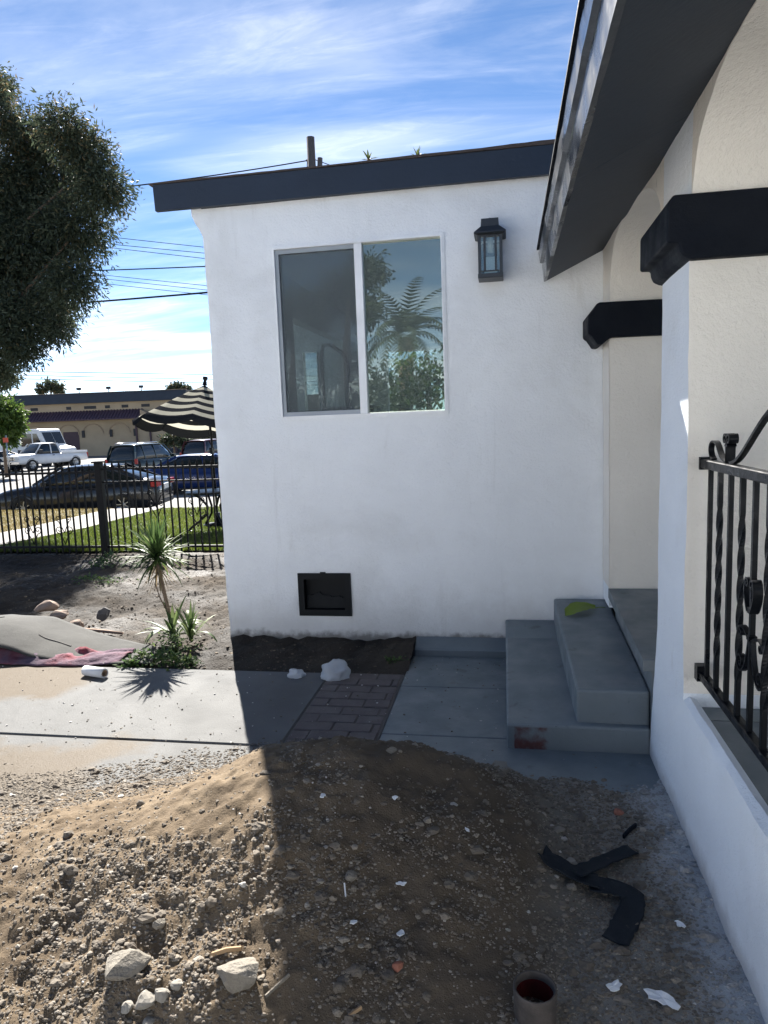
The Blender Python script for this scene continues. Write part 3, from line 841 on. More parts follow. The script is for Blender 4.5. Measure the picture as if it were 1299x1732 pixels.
# ---- steps and porch floor
def slab_poly(mb, P, zs, zb=-0.05):
    """Slab with a sloping top: P outline (x,y) anticlockwise, zs its top heights."""
    n = len(P); V = [(p[0], p[1], z) for p, z in zip(P, zs)] + [(p[0], p[1], zb) for p in P]
    mb.add(V, [tuple(range(n)), tuple(range(n, 2 * n))[::-1]] + [(i, (i + 1) % n, n + (i + 1) % n, n + i)[::-1] for i in range(n)])


def step(name, x0a, x0b, x1, y0, ztf, ztm, ztb, zb):
    """Cast step: gently rising tread and a fillet of render against the wall."""
    xs_ = [0, 0.5, 1]; V = []; Fc = []
    ys_ = [y0, y0 + 0.40, y0 + 0.8, 4.47, 4.60, 4.714]; zt = [ztf, ztf + (ztm - ztf) * .4, ztf + (ztm - ztf) * .75, ztm, ztm + (ztb - ztm) * .75, ztb]
    for yy_, zz in zip(ys_, zt):
        t = (yy_ - y0) / (4.714 - y0); xl_ = x0a + (x0b - x0a) * t
        for s in np.linspace(0, 1, 9): V.append((xl_ + (x1 - xl_) * s, yy_, zz + 0.003 * mnoise.noise((s * 4, yy_ * 3, zz * 9))))
    nx = 9; ny = 6
    top = len(V); V += [(p[0], p[1], zb) for p in V]
    for j in range(ny - 1):
        for i in range(nx - 1): Fc.append((j * nx + i, j * nx + i + 1, (j + 1) * nx + i + 1, (j + 1) * nx + i))
    for i in range(nx - 1):
        Fc.append((i, top + i, top + i + 1, i + 1)); a = (ny - 1) * nx + i; Fc.append((a + 1, top + a + 1, top + a, a))
    for j in range(ny - 1):
        a, b = j * nx, (j + 1) * nx; Fc.append((b, top + b, top + a, a)); a += nx - 1; b += nx - 1; Fc.append((a, top + a, top + b, b))
    m = MB(); m.add(V, Fc); o = m.build(name, STEP_GREY, house, bevel=0.012); return o


step('step', -0.028, -0.038, 0.640, 3.285, 0.128, 0.185, 0.240, -0.08)
step('step', 0.305, 0.285, 0.642, 3.325, 0.296, 0.350, 0.388, 0.10)
mb = MB(); mb.prism([(3.285, 0.410), (3.285, 0.462), (3.289, 0.468), (4.440, 0.524), (4.440, 0.466)], 'x', 0.602, 3.0); mb.box(0.645, 3.0, 3.290, 4.440, -0.05, 0.418); mb.build('porch_landing', GREY, house)
mb = MB(); mb.box(0.700, 3.0, 2.62, 2.738, 0.36, 0.470); mb.box(0.700, 3.0, -1.6, 2.614, 0.36, 0.470, bev=0.003); mb.build('porch_floor', GREY, house)
mb = MB(); mb.box(0.76, 3.0, -1.6, 2.736, -0.06, 0.355); mb.build('porch_base', GREY, house)

# ---- arched porch wall: low wall, pillar, pilaster and header as one rendered body
def xl(y):
    t = min(1, max(0, (y - 3.4) / 0.9)); return 0.650 - 0.045 * t


def arch(y, a, b, zs, zt):
    """Underside of an arched header between a and b springing at zs and flat at zt."""
    r = 0.46
    d = min(y - a, b - y)
    if d >= r: return zt
    if d <= 0: return zs
    return zs + (zt - zs) * math.sqrt(max(0.0, 1 - ((r - d) / r) ** 2))


cols = sorted(set([round(v, 3) for v in lin(-1.6, 4.714, 0.045)] + [2.737, 2.742, 3.2, 3.205, 4.442, 4.447]
                  + [round(2.737 - d, 3) for d in (0.01, 0.03, 0.06, 0.1, 0.15, 0.2)] + [round(3.205 + d, 3) for d in (0.01, 0.03, 0.06, 0.1, 0.15)] + [round(4.442 - d, 3) for d in (0.01, 0.03, 0.06, 0.1, 0.15)]))


def spans(y):
    """Solid height ranges of the porch wall at depth y."""
    if y <= 2.7395: return [(-0.08, 0.494), (arch(y, -1.55, 2.7395, 2.30, 2.642), 2.69)]
    if y < 3.2025: return [(-0.08, 2.69)]
    if y <= 4.4445: return [(arch(y, 3.2025, 4.4445, 2.30, 2.640), 2.69)]
    return [(0.40, 2.69)]


XB = 1.12
V = []; Fc = []; cache = {}


def pv(y, z, back):
    k = (round(y, 4), round(z, 4), back)
    if k not in cache:
        n = mnoise.noise((y * 3, z * 3, 1.3)) * 0.006 + mnoise.noise((y * 11, z * 11, 4.0)) * 0.003
        lowlip = 0.012 * max(0.0, min(1.0, (0.50 - z) / 0.5)) if y < 3.3 else 0
        yb = y
        if abs(y - 3.2) < 0.004 and z < 2.0: yb = y + 0.085 * max(0, (1.25 - z) / 1.25) ** 1.2      # battered foot of the pillar
        cache[k] = len(V); V.append((XB if back else xl(y) - lowlip + n, yb, z))
    return cache[k]


def zrow(a, b):
    n = max(1, int(round((b - a) / 0.06))); return [a + (b - a) * i / n for i in range(n + 1)]


FACES = {'wall': []}
for ya, yb in zip(cols[:-1], cols[1:]):
    ym = (ya + yb) / 2; A = spans(ym)
    for si, (zl, zh) in enumerate(A):
        def ends(y):
            s = A[si]
            if ym <= 2.7395 and si == 1: return (arch(y, -1.55, 2.7395, 2.30, 2.642), 2.69)
            if 3.2025 < ym <= 4.4445: return (arch(y, 3.2025, 4.4445, 2.30, 2.640), 2.69)
            return s
        la, ha = ends(ya); lb, hb = ends(yb); n = max(1, int(round((zh - zl) / 0.06)))
        for i in range(n):
            p = [(ya, la + (ha - la) * i / n), (yb, lb + (hb - lb) * i / n), (yb, lb + (hb - lb) * (i + 1) / n), (ya, la + (ha - la) * (i + 1) / n)]
            Fc.append(tuple(pv(*q, 0) for q in p)[::-1])
        back = si == 1 or ym > 2.7395
        if back: Fc.append((pv(ya, la, 0), pv(yb, lb, 0), pv(yb, lb, 1), pv(ya, la, 1)))
        else:     # rounded top of the low wall
            t0, t1 = pv(ya, ha, 0), pv(yb, hb, 0); o = len(V)
            for y_ in (ya, yb): V.append((xl(y_) + 0.022 + 0.005 * mnoise.noise((y_ * 6, 0, 0)), y_, ha + 0.016)); V.append((0.699, y_, ha + 0.006)); V.append((0.699, y_, 0.36))
            Fc += [(t0, t1, o + 3, o), (o, o + 3, o + 4, o + 1), (o + 1, o + 4, o + 5, o + 2)]
# upright faces of pillar and pilaster towards the camera and back
for (yf, zl, zh, flip) in ((2.742, 0.36, 2.32, 0), (3.2, -0.08, 2.32, 1), (4.447, 0.40, 2.32, 0)):
    zl, zh = (0.40, 2.69) if yf > 4 else (-0.08, 2.69); n = max(1, int(round((zh - zl) / 0.06))); m = 10; xs_ = np.linspace(0, 1, m + 1); ids = []
    for i in range(n + 1):
        z = zl + (zh - zl) * i / n; rowv = []
        for j in range(m + 1):
            xx = xl(yf) + (XB - xl(yf)) * xs_[j]
            yy_ = yf + 0.004 * mnoise.noise((xx * 6, z * 6, 7)) * (1 if 0 < j else 0)
            if abs(yf - 3.2) < .01 and z < 1.25: yy_ += 0.085 * ((1.25 - z) / 1.25) ** 1.2
            x_ = xx if j else xl(yf) + mnoise.noise((yf * 3, z * 3, 1.3)) * 0.006 + mnoise.noise((yf * 11, z * 11, 4.0)) * 0.003 - (0.012 * max(0.0, min(1.0, (0.50 - z) / 0.5)) if yf < 3.3 else 0)
            rowv.append(len(V)); V.append((x_, yy_, z))
        ids.append(rowv)
    for i in range(n):
        for j in range(m):
            q = (ids[i][j], ids[i][j + 1], ids[i + 1][j + 1], ids[i + 1][j]); Fc.append(q[::-1] if flip else q)
mb = MB(); mb.add(V, Fc, True)
pw = mb.build('porch_wall', STUCCO_PORCH, house, recalc=False)
bm = bmesh.new(); bm.from_mesh(pw.data); bmesh.ops.remove_doubles(bm, verts=bm.verts[:], dist=0.0035); bmesh.ops.recalc_face_normals(bm, faces=bm.faces[:]); bm.to_mesh(pw.data); bm.free()
pw.data.shade_smooth()
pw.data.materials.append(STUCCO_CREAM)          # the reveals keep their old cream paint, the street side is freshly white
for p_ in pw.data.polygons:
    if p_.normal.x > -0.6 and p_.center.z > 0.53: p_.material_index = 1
ml = pw.modifiers.new('edges', 'EDGE_SPLIT'); ml.split_angle = math.radians(50)

# ---- dark capitals on pillar and pilaster
mb = MB()
mb.prism([(0.563, 2.198), (0.563, 2.332), (0.584, 2.358), (1.16, 2.355), (1.16, 2.135), (0.656, 2.135), (0.640, 2.138), (0.616, 2.150), (0.607, 2.172), (0.604, 2.196)], 'y', 2.705, 3.225)
cp = mb.build('capital', DARKTRIM, house, bevel=0.008)
mb = MB()
mb.prism([(0.478, 2.088), (0.478, 2.196), (0.508, 2.226), (0.526, 2.256), (0.545, 2.264), (1.10, 2.258), (1.10, 2.052), (0.622, 2.057), (0.596, 2.050), (0.575, 2.030), (0.558, 2.018), (0.530, 2.022), (0.520, 2.040), (0.500, 2.070)], 'y', 4.405, 4.716)
mb.build('capital', DARKTRIM, house, bevel=0.008)

# ---- porch eave: sloping soffit boards, fresh black fascia in two steps, roof above
ev = empty('porch_eave', (0.4, 2.0, 2.5)); ev.parent = house; ev.location = Vector((0.4, 2.0, 2.5)) - house.location
for (ya, yb) in ((-1.6, 2.795), (2.799, 4.712)):
    mb = MB(); mb.prism([(0.258, 2.466), (0.700, 2.672), (0.700, 2.700), (0.258, 2.494)], 'y', ya, yb); mb.build('soffit_board', SOFFIT, ev)
mb = MB(); V = []; Fc = []
prof = [(0.2575, 2.463), (0.238, 2.458), (0.230, 2.563), (0.238, 2.570), (0.214, 2.578), (0.207, 2.640), (0.214, 2.655), (0.2575, 2.655)]
ys_ = lin(-1.6, 4.712, 0.09)
for yy_ in ys_:
    for k, (a, b) in enumerate(prof):
        w = 0.0035 * mnoise.noise((yy_ * 5, k * 2.0, 0)) if k < 6 else 0
        V.append((a + w, yy_, b + 0.003 * mnoise.noise((yy_ * 3, k * 1.3, 5))))
k = len(prof)
for i in range(len(ys_) - 1):
    for q in range(k): Fc.append((i * k + q, i * k + (q + 1) % k, (i + 1) * k + (q + 1) % k, (i + 1) * k + q))
Fc += [tuple(range(k)), tuple(range((len(ys_) - 1) * k, len(ys_) * k))[::-1]]
mb.add(V, Fc); mb.build('fascia', GLOSSTRIM, ev)
mb = MB(); mb.prism([(0.196, 2.657), (0.196, 2.668), (2.6, 3.70), (2.6, 3.66), (0.258, 2.662)], 'y', -1.7, 4.712); mb.build('roof', DARKTRIM, ev)
mb = MB(); mb.prism([(0.74, 2.705), (3.0, 2.705), (3.0, 3.655), (2.6, 3.645)], 'y', 4.62, 4.71); mb.build('gable_wall', STUCCO, ev)
mb = MB(); mb.box(1.13, 3.0, -1.6, 4.60, 2.62, 2.68); mb.build('porch_ceiling', STUCCO, house)
mb = MB(); mb.box(2.9, 3.0, -1.6, 4.7, 0.47, 2.70); mb.build('wall', STUCCO, house)
mb = MB(); mb.box(1.125, 2.9, 4.46, 4.70, 0.47, 2.62); mb.build('wall', STUCCO, house)

# ================================================================== WALL LANTERN
lamp = empty('wall_lantern', (-0.093, WY, 2.64)); tag(lamp, 'black box wall lantern with clear panes beside the slider window', 'wall lantern')
lx0, lx1, ly0, ly1, lz0, lz1 = -0.168, -0.018, 4.545, 4.690, 2.478, 2.738
mb = MB(); mb.box(-0.150, -0.036, 4.690, 4.719, 2.50, 2.72, bev=0.004); mb.build('backplate', LAMPMETAL, lamp)
mb = MB()
mb.box(lx0 - .003, lx1 + .003, ly0 - .003, ly1 + .003, lz0, lz0 + 0.028, bev=0.003); mb.build('base', LAMPMETAL, lamp)
for (a, b) in ((lx0, ly0), (lx1 - 0.018, ly0), (lx0, ly1 - 0.018), (lx1 - 0.018, ly1 - 0.018)):
    mb = MB(); mb.box(a, a + 0.018, b, b + 0.018, lz0 + 0.028, lz1); mb.build('corner_post', LAMPMETAL, lamp)
mb = MB()
mb.box(lx0 + 0.018, lx1 - 0.018, ly0 + 0.002, ly0 + 0.014, lz0 + 0.040, lz0 + 0.046)
for xx in (lx0 + 0.034, lx1 - 0.048): mb.box(xx, xx + 0.014, ly0 + 0.002, ly0 + 0.014, lz0 + 0.046, lz1 - 0.012)
mb.box(lx0 + 0.018, lx1 - 0.018, ly0 + 0.002, ly0 + 0.014, lz1 - 0.012, lz1); mb.build('front_frame', LAMPMETAL, lamp)
mb = MB()
c = (-0.093, 4.617)


def frus(mb, w0, w1, z0, z1, cx, cy):
    V = [(cx + sx * w, cy + sy * w, z) for (w, z) in ((w0, z0), (w1, z1)) for (sx, sy) in ((-1, -1), (1, -1), (1, 1), (-1, 1))]
    mb.add(V, [(3, 2, 1, 0), (4, 5, 6, 7)] + [(i, (i + 1) % 4, 4 + (i + 1) % 4, 4 + i) for i in range(4)])


frus(mb, 0.082, 0.098, 2.736, 2.744, *c); frus(mb, 0.098, 0.097, 2.744, 2.752, *c); frus(mb, 0.097, 0.056, 2.752, 2.792, *c); frus(mb, 0.056, 0.053, 2.792, 2.838, *c)
mb.build('roof_cap', LAMPMETAL, lamp)
mb = MB(); mb.lathe([(0.0, 2.838), (0.007, 2.838), (0.008, 2.846), (0.004, 2.853), (0.0, 2.854)], 10, (c[0], c[1], 0)); mb.build('finial', LAMPMETAL, lamp)
LG = glass_mat('lantern_glass', (0.86, 0.90, 0.90), reflect=1.5, base=0.05)
for (a, b, e, f) in ((lx0 + 0.018, lx1 - 0.018, ly0 + 0.015, ly0 + 0.017), (lx0 + 0.004, lx0 + 0.006, ly0 + 0.018, ly1 - 0.018), (lx1 - 0.006, lx1 - 0.004, ly0 + 0.018, ly1 - 0.018)):
    mb = MB(); mb.box(a, b, e, f, lz0 + 0.029, lz1 - 0.001); mb.build('glass_pane', LG, lamp)
mb = MB(); mb.box(-0.134, -0.052, 4.660, 4.668, lz0 + 0.030, lz0 + 0.150); mb.build('reflector', mat('frosted_plate', (0.62, 0.66, 0.66), rough=0.5), lamp)
mb = MB(); mb.lathe([(0.0, lz0 + .165), (0.018, lz0 + .165), (0.018, lz0 + .255), (0, lz0 + .255)], 12, (c[0], c[1], 0)); mb.build('socket', mat('lamp_socket', (0.5, 0.52, 0.52), rough=0.5), lamp)

# ================================================================== PORCH RAILING
rail = empty('iron_railing', (0.712, 1.0, 0.47)); tag(rail, 'black wrought iron railing with twisted bars along the porch edge', 'railing')
RX = 0.712
mb = MB(); mb.box(RX - 0.018, RX + 0.018, -1.4, 2.738, 1.395, 1.427, bev=0.003); mb.box(RX - .02, RX + .02, 2.722, 2.7415, 1.388, 1.434); mb.build('top_rail', BLACKMETAL, rail)
mb = MB(); mb.box(RX - 0.016, RX + 0.016, -1.4, 2.738, 0.596, 0.624, bev=0.003); mb.box(RX - .022, RX + .022, 2.700, 2.7415, 0.586, 0.646); mb.build('bottom_rail', BLACKMETAL, rail)
yb = 2.655; k = 0
while yb > -1.35:
    h = 0.0075
    mb = MB()
    if k % 2 == 0:
        mb.box(RX - h, RX + h, yb - h, yb + h, 0.6245, 1.3945); mb.build('plain_bar', BLACKMETAL, rail)
    else:
        pts = []; tw = []; ang = 0
        zs_ = np.linspace(0.6245, 1.3945, 67)
        V = []; Fc = []
        for i, z in enumerate(zs_):
            t = 0.0 if z < 0.74 or z > 1.28 else (z - 0.74) / 0.54
            if z >= 1.28: t = 1.0
            an = t * math.pi * 3.0
            for q in range(4):
                a_ = an + math.pi / 4 + q * math.pi / 2; V.append((RX + math.cos(a_) * h * 1.5, yb + math.sin(a_) * h * 1.5, z))
        for i in range(66):
            for q in range(4): Fc.append((i * 4 + q, i * 4 + (q + 1) % 4, (i + 1) * 4 + (q + 1) % 4, (i + 1) * 4 + q))
        mb.add(V, Fc); mb.build('twisted_bar', BLACKMETAL, rail)
    yb -= 0.1165; k += 1
for yy_ in (1.93, 0.2, -1.3):
    mb = MB(); mb.box(RX - 0.013, RX + 0.013, yy_ - 0.013, yy_ + 0.013, 0.4705, 0.5955); mb.box(RX - 0.03, RX + 0.03, yy_ - 0.03, yy_ + 0.03, 0.470, 0.476); mb.build('foot_post', BLACKMETAL, rail)


def spiral(cy, cz, r0, r1, a0, turns, n=26):
    return [(RX, cy + (r0 + (r1 - r0) * i / n) * math.cos(a0 + turns * 2 * math.pi * i / n), cz + (r0 + (r1 - r0) * i / n) * math.sin(a0 + turns * 2 * math.pi * i / n)) for i in range(n + 1)]


def bez(p0, p1, p2, p3, n=16):
    return [(RX, *[(1 - t) ** 3 * a + 3 * (1 - t) ** 2 * t * b + 3 * (1 - t) * t * t * c_ + t ** 3 * d for a, b, c_, d in zip(p0, p1, p2, p3)]) for t in [i / n for i in range(n + 1)]]


def scroll(pts, w=0.0095, t=0.0032):
    mb = MB(); mb.tube(pts, 0, flat=(w, t), up=(1, 0, 0)); mb.build('scroll', BLACKMETAL, rail)


# crest along the top rail (in the plane of the railing)
scroll(bez((2.62, 1.432), (2.68, 1.45), (2.66, 1.50), (2.605, 1.495)) + bez((2.605, 1.495), (2.55, 1.49), (2.55, 1.435), (2.46, 1.432))[1:])
for (cy_, sg) in ((2.458, 1), (2.420, -1)):
    scroll(bez((2.440, 1.430), (2.438, 1.47), (2.440, 1.475), (2.440 + sg * 0.004, 1.487)) + spiral(cy_, 1.507, 0.022, 0.006, -math.pi / 2 if sg < 0 else -math.pi / 2, -sg * 1.3)[1:], w=0.015)
scroll(bez((2.425, 1.431), (2.33, 1.435), (2.27, 1.50), (2.13, 1.575)) + bez((2.13, 1.575), (1.98, 1.65), (1.80, 1.68), (1.62, 1.70))[1:] + bez((1.62, 1.70), (1.2, 1.72), (0.9, 1.66), (0.62, 1.432))[1:], w=0.009, t=0.005)
# ornament on the bars
for yc in (2.189, 0.55):
    mb = MB(); mb.box(RX - .012, RX + .012, yc - .012, yc + .012, 0.995, 1.012); mb.build('collar', BLACKMETAL, rail)
    mb = MB(); mb.box(RX - .012, RX + .012, yc - .012, yc + .012, 0.912, 0.926); mb.build('collar', BLACKMETAL, rail)
    for sg in (1, -1):
        scroll(bez((yc + sg * .011, 1.000), (yc + sg * .03, 1.02), (yc + sg * .05, 1.06), (yc + sg * .035, 1.085)) + spiral(yc + sg * 0.020, 1.085, 0.016, 0.006, 0 if sg > 0 else math.pi, sg * 1.1)[1:], w=0.014)
        scroll(bez((yc + sg * .010, 0.915), (yc + sg * .02, 0.86), (yc + sg * .045, 0.79), (yc + sg * .085, 0.790)) + spiral(yc + sg * 0.085, 0.818, 0.028, 0.008, -math.pi / 2, sg * 1.2)[1:], w=0.008)
        scroll(bez((yc - sg * .010, 0.905), (yc + sg * .03, 0.915), (yc + sg * .06, 0.945), (yc + sg * .09, 0.930)) + spiral(yc + sg * 0.09, 0.914, 0.016, 0.006, math.pi / 2, -sg * 1.1)[1:], w=0.008)

# ================================================================== FRONT IRON FENCE
FENCEMETAL = mat('dark_bronze_fence_iron', (0.007, 0.006, 0.006), scale=12, rough=0.6, spec=0.25)
FY = 8.5
fence = empty('iron_fence', (-5.4, FY, 0)); tag(fence, 'dark wrought iron yard fence with spear tips and scrollwork', 'fence')
mb = MB(); mb.box(-5.435, -5.345, FY - 0.045, FY + 0.045, -0.05, 1.225, bev=0.006); mb.box(-5.455, -5.325, FY - 0.065, FY + 0.065, 1.225, 1.245); mb.build('post', FENCEMETAL, fence)
picket = None
for (xa, xb, dz) in ((-9.4, -5.435, -0.02), (-5.345, -2.1, 0.015)):
    for z in (1.110 + dz, 0.075):
        mb = MB(); mb.box(xa, xb, FY - 0.014, FY + 0.014, z, z + 0.030); mb.build('rail', FENCEMETAL, fence)
    if dz > 0:
        mb = MB(); mb.box(xa, xb, FY - 0.012, FY + 0.012, 0.955, 0.975); mb.build('rail', FENCEMETAL, fence)
    n = int((xb - xa) / 0.1005)
    for i in range(n + 1):
        xx = xa + 0.05 + i * 0.1005
        if xx > xb - 0.03: break
        if picket is None:
            mb = MB(); mb.box(-0.0095, 0.0095, -0.0095, 0.0095, 0.0, 1.13)
            mb.lathe([(0.0095, 1.130), (0.017, 1.155), (0.020, 1.172), (0.012, 1.200), (0.0, 1.235)], 6)
            picket = mb.build('picket', FENCEMETAL); picket.parent = fence; o = picket
        else: o = picket.copy(); COL.objects.link(o); o.parent = fence
        o.location = (xx + 5.4, (0.0245 if 0 else 0.0), dz)


def fspiral(cx, cz, r0, r1, a0, turns, n=18):
    return [(cx + (r0 + (r1 - r0) * i / n) * math.cos(a0 + turns * 2 * math.pi * i / n), FY - 0.006, cz + (r0 + (r1 - r0) * i / n) * math.sin(a0 + turns * 2 * math.pi * i / n)) for i in range(n + 1)]


for (cx, cz) in ((-6.46, 0.33), (-5.98, 0.33), (-4.60, 0.66), (-4.03, 0.55), (-7.9, 0.33), (-3.0, 0.6)):
    for sg in (1, -1):
        for (dz, r) in ((0.0, 0.055), (0.155, 0.042)):
            mb = MB()
            pts = [(cx, FY - 0.006, cz - 0.20 + dz), (cx + sg * 0.03, FY - 0.006, cz - 0.13 + dz), (cx + sg * 0.075, FY - 0.006, cz - 0.05 + dz)] + fspiral(cx + sg * 0.075, cz + dz, r, 0.012, -math.pi / 2, sg * 1.25)
            mb.tube(pts, 0.0065, n=5); mb.build('scroll', FENCEMETAL, fence)

# ================================================================== THINGS LYING ON THE SLABS AND IN THE YARD
# grey roofing sheet slumped over a mound of rubble
FELTGREY = mat('grey_mineral_roll_roofing', [(0.3, (0.026, 0.0255, 0.023)), (0.7, (0.046, 0.045, 0.040))], scale=5, detail=8, rough=0.9, bump=[(300, 0.0015), (7, 0.006)], speck=(260, 0.6, (0.085, 0.082, 0.072), 0.6))


def sheet_pt(u, v):
    """u along the sheet (0 left .. 1 right tip), v from front edge to back edge."""
    fx = np.interp(u, [0, .15, .3, .45, .6, .8, .9, 1], [-4.30, -3.90, -3.60, -3.36, -3.12, -2.80, -2.66, -2.46])
    fy = np.interp(u, [0, .15, .3, .45, .6, .8, .9, 1], [4.34, 4.30, 4.28, 4.27, 4.265, 4.275, 4.285, 4.315])
    fz = np.interp(u, [0, .15, .3, .45, .6, .8, .9, 1], [0.21, 0.165, 0.110, 0.052, 0.022, 0.012, 0.010, 0.010])
    bx = np.interp(u, [0, .2, .4, .6, .8, 1], [-4.55, -4.05, -3.62, -3.30, -2.95, -2.56])
    by = np.interp(u, [0, .2, .4, .6, .8, 1], [5.02, 4.98, 4.92, 4.84, 4.74, 4.56])
    bz = np.interp(u, [0, .2, .4, .6, .8, 1], [0.10, 0.150, 0.150, 0.085, 0.040, 0.045])
    hump = 0.068 * math.exp(-((u - 0.22) / 0.20) ** 2) * math.sin(math.pi * min(1, v * 1.0 + 0.02)) + 0.025 * math.exp(-((u - 0.55) / 0.12) ** 2) * math.sin(math.pi * v)
    hump += 0.010 * mnoise.noise((u * 6, v * 3, 0.5)) + 0.004 * mnoise.noise((u * 18, v * 9, 2))
    return (fx + (bx - fx) * v, fy + (by - fy) * v, fz + (bz - fz) * v + hump)


mb = MB(); V = []; Fc = []; nu, nv = 46, 16
for layer in (0.0, -0.006):
    for i in range(nu + 1):
        for j in range(nv + 1):
            p = sheet_pt(i / nu, j / nv); V.append((p[0], p[1], p[2] + layer))
N1 = (nu + 1) * (nv + 1)
for i in range(nu):
    for j in range(nv):
        a = i * (nv + 1) + j; q = (a, a + nv + 1, a + nv + 2, a + 1); Fc.append(q); Fc.append(tuple(x + N1 for x in q)[::-1])
rim = [i * (nv + 1) for i in range(nu + 1)] + [nu * (nv + 1) + j for j in range(1, nv + 1)] + [i * (nv + 1) + nv for i in range(nu - 1, -1, -1)] + [j for j in range(nv - 1, 0, -1)]
for a, b in zip(rim, rim[1:] + rim[:1]): Fc.append((a, b, b + N1, a + N1))
mb.add(V, Fc, True); o = mb.build('roofing_sheet', FELTGREY); tag(o, 'grey sheet of roll roofing slumped over rubble by the driveway', 'roofing sheet')
# creases scored in the sheet: low lap strips lying on it
lap = MB()
for (ua, va, ub, vb) in ((0.90, 0.02, 0.97, 0.78), (0.42, 0.40, 0.60, 0.36), (0.10, 0.15, 0.22, 0.62), (0.68, 0.06, 0.86, 0.30)):
    pts = [Vector(sheet_pt(ua + (ub - ua) * t, va + (vb - va) * t)) + Vector((0, 0, 0.0025)) for t in [k / 10 for k in range(11)]]
    lap.tube(pts, 0, flat=(0.0022, 0.005), up=(0, 0, 1))
lo = lap.build('lap_edge', mat('dark_lap_edge', (0.045, 0.042, 0.038), rough=0.9), o)

# pink and red cloth under it
CLOTH = mat('faded_pink_cloth', [(0.34, (0.070, 0.048, 0.075)), (0.50, (0.115, 0.060, 0.085)), (0.60, (0.16, 0.024, 0.036))], scale=2.6, rough=0.9, bump=[(30, 0.01), (240, 0.001)])
mb = MB(); V = []; Fc = []; nu, nv = 54, 14
for i in range(nu + 1):
    u = i / nu
    for j in range(nv + 1):
        v = j / nv
        xx = -3.86 + 1.16 * u; yf = float(np.interp(u, [0, .25, .5, .75, 1], [4.335, 4.225, 4.215, 4.22, 4.295])) + 0.018 * mnoise.noise((u * 9, 0, 3))
        yy_ = yf + v * 0.22; s = 0.06 + 0.06 * (1 - u)
        zz = 0.012 + (0.020 + s * v * 0.6) * (0.55 + 0.8 * mnoise.noise((u * 8, v * 3, 1))) + 0.012 * abs(mnoise.noise((u * 22, v * 9, 4)))
        zz = max(zz, 0.006 + 0.01 * abs(mnoise.noise((u * 15, v * 8, 2)))); V.append((xx, yy_, zz * min(1, 0.25 + v * 3)))
for i in range(nu):
    for j in range(nv): a = i * (nv + 1) + j; Fc.append((a, a + nv + 1, a + nv + 2, a + 1))
mb.add(V, Fc, True); o = mb.build('crumpled_cloth', CLOTH); so = o.modifiers.new('thickness', 'SOLIDIFY'); so.thickness = 0.004; so.offset = 1
tag(o, 'crumpled pink and red cloth under the grey roofing sheet', 'cloth')

# cardboard tube on the concrete
tube = empty('paper_roll', (-2.735, 4.06, 0.033)); tag(tube, 'white paper roll lying on the concrete by the pink cloth', 'paper roll')
PAPER = mat('white_paper', (0.62, 0.63, 0.64), rough=0.8, bump=[(30, 0.001)])
L_ = 0.175; mbp = MB(); mbp.lathe([(0.020, -L_ / 2), (0.033, -L_ / 2), (0.0332, 0), (0.033, L_ / 2), (0.024, L_ / 2), (0.0235, L_ / 2 - 0.01), (0.020, -L_ / 2)], 24, (0, 0, 0), axis='x')
M_ = Matrix.Rotation(math.radians(-14), 4, 'Z')
rb = mesh_obj('paper', [M_ @ Vector(p) for p in mbp.v], mbp.f, PAPER); rb.parent = tube; rb.data.shade_smooth()
mbp = MB(); mbp.lathe([(0.0195, -L_ / 2 + .002), (0.0205, L_ / 2 + 0.002), (0.0185, L_ / 2 + 0.002), (0.0180, -L_ / 2 + .002)], 20, (0, 0, 0), axis='x')
cb = mesh_obj('cardboard_core', [M_ @ Vector(p) for p in mbp.v], mbp.f, mat('brown_cardboard', (0.22, 0.15, 0.10), rough=0.9)); cb.parent = tube; cb.data.shade_smooth()

# rubble behind the sheet
PALEROCK = mat('buff_stone', [(0.3, (0.20, 0.145, 0.11)), (0.7, (0.30, 0.225, 0.175))], scale=9, rough=0.9, bump=[(40, 0.004)])
DARKROCK = mat('dark_grey_stone', (0.085, 0.080, 0.078), scale=9, rough=0.9, bump=[(40, 0.004)])
for i, (p, s, m_, rz, lab) in enumerate([
        ((-4.02, 5.34, 0.12), (0.13, 0.075, 0.060), PALEROCK, 0.2, 'long buff stone highest behind the grey roofing sheet'),
        ((-3.80, 5.22, 0.085), (0.115, 0.060, 0.048), PALEROCK, -0.2, 'buff stone wedged behind the crest of the grey sheet'),
        ((-3.50, 5.02, 0.06), (0.095, 0.055, 0.05), PALEROCK, -0.5, 'pinkish broken stone against the back edge of the grey sheet'),
        ((-3.44, 5.30, 0.07), (0.085, 0.07, 0.062), DARKROCK, 0.3, 'round dark stone beside the buff stones in the yard'),
        ((-4.75, 5.10, 0.08), (0.30, 0.12, 0.05), ROCKGREY, 0.05, 'flat grey slab of broken concrete by the roofing sheet')]):
    tag(rock('stone', p, s, 60 + i, m_, rz, sub=1, rough=0.22, smooth=False), lab, 'stone', 'stones behind the roofing sheet')
mb = MB(); mb.tube([(-3.42, 4.985, 0.035), (-3.22, 4.955, 0.030), (-3.05, 4.94, 0.02)], [0.012, 0.014, 0.010], n=7); tag(mb.build('stick', mat('pale_wood', (0.36, 0.24, 0.17), rough=0.8)), 'short pale stick on the soil beside the round dark stone', 'stick')


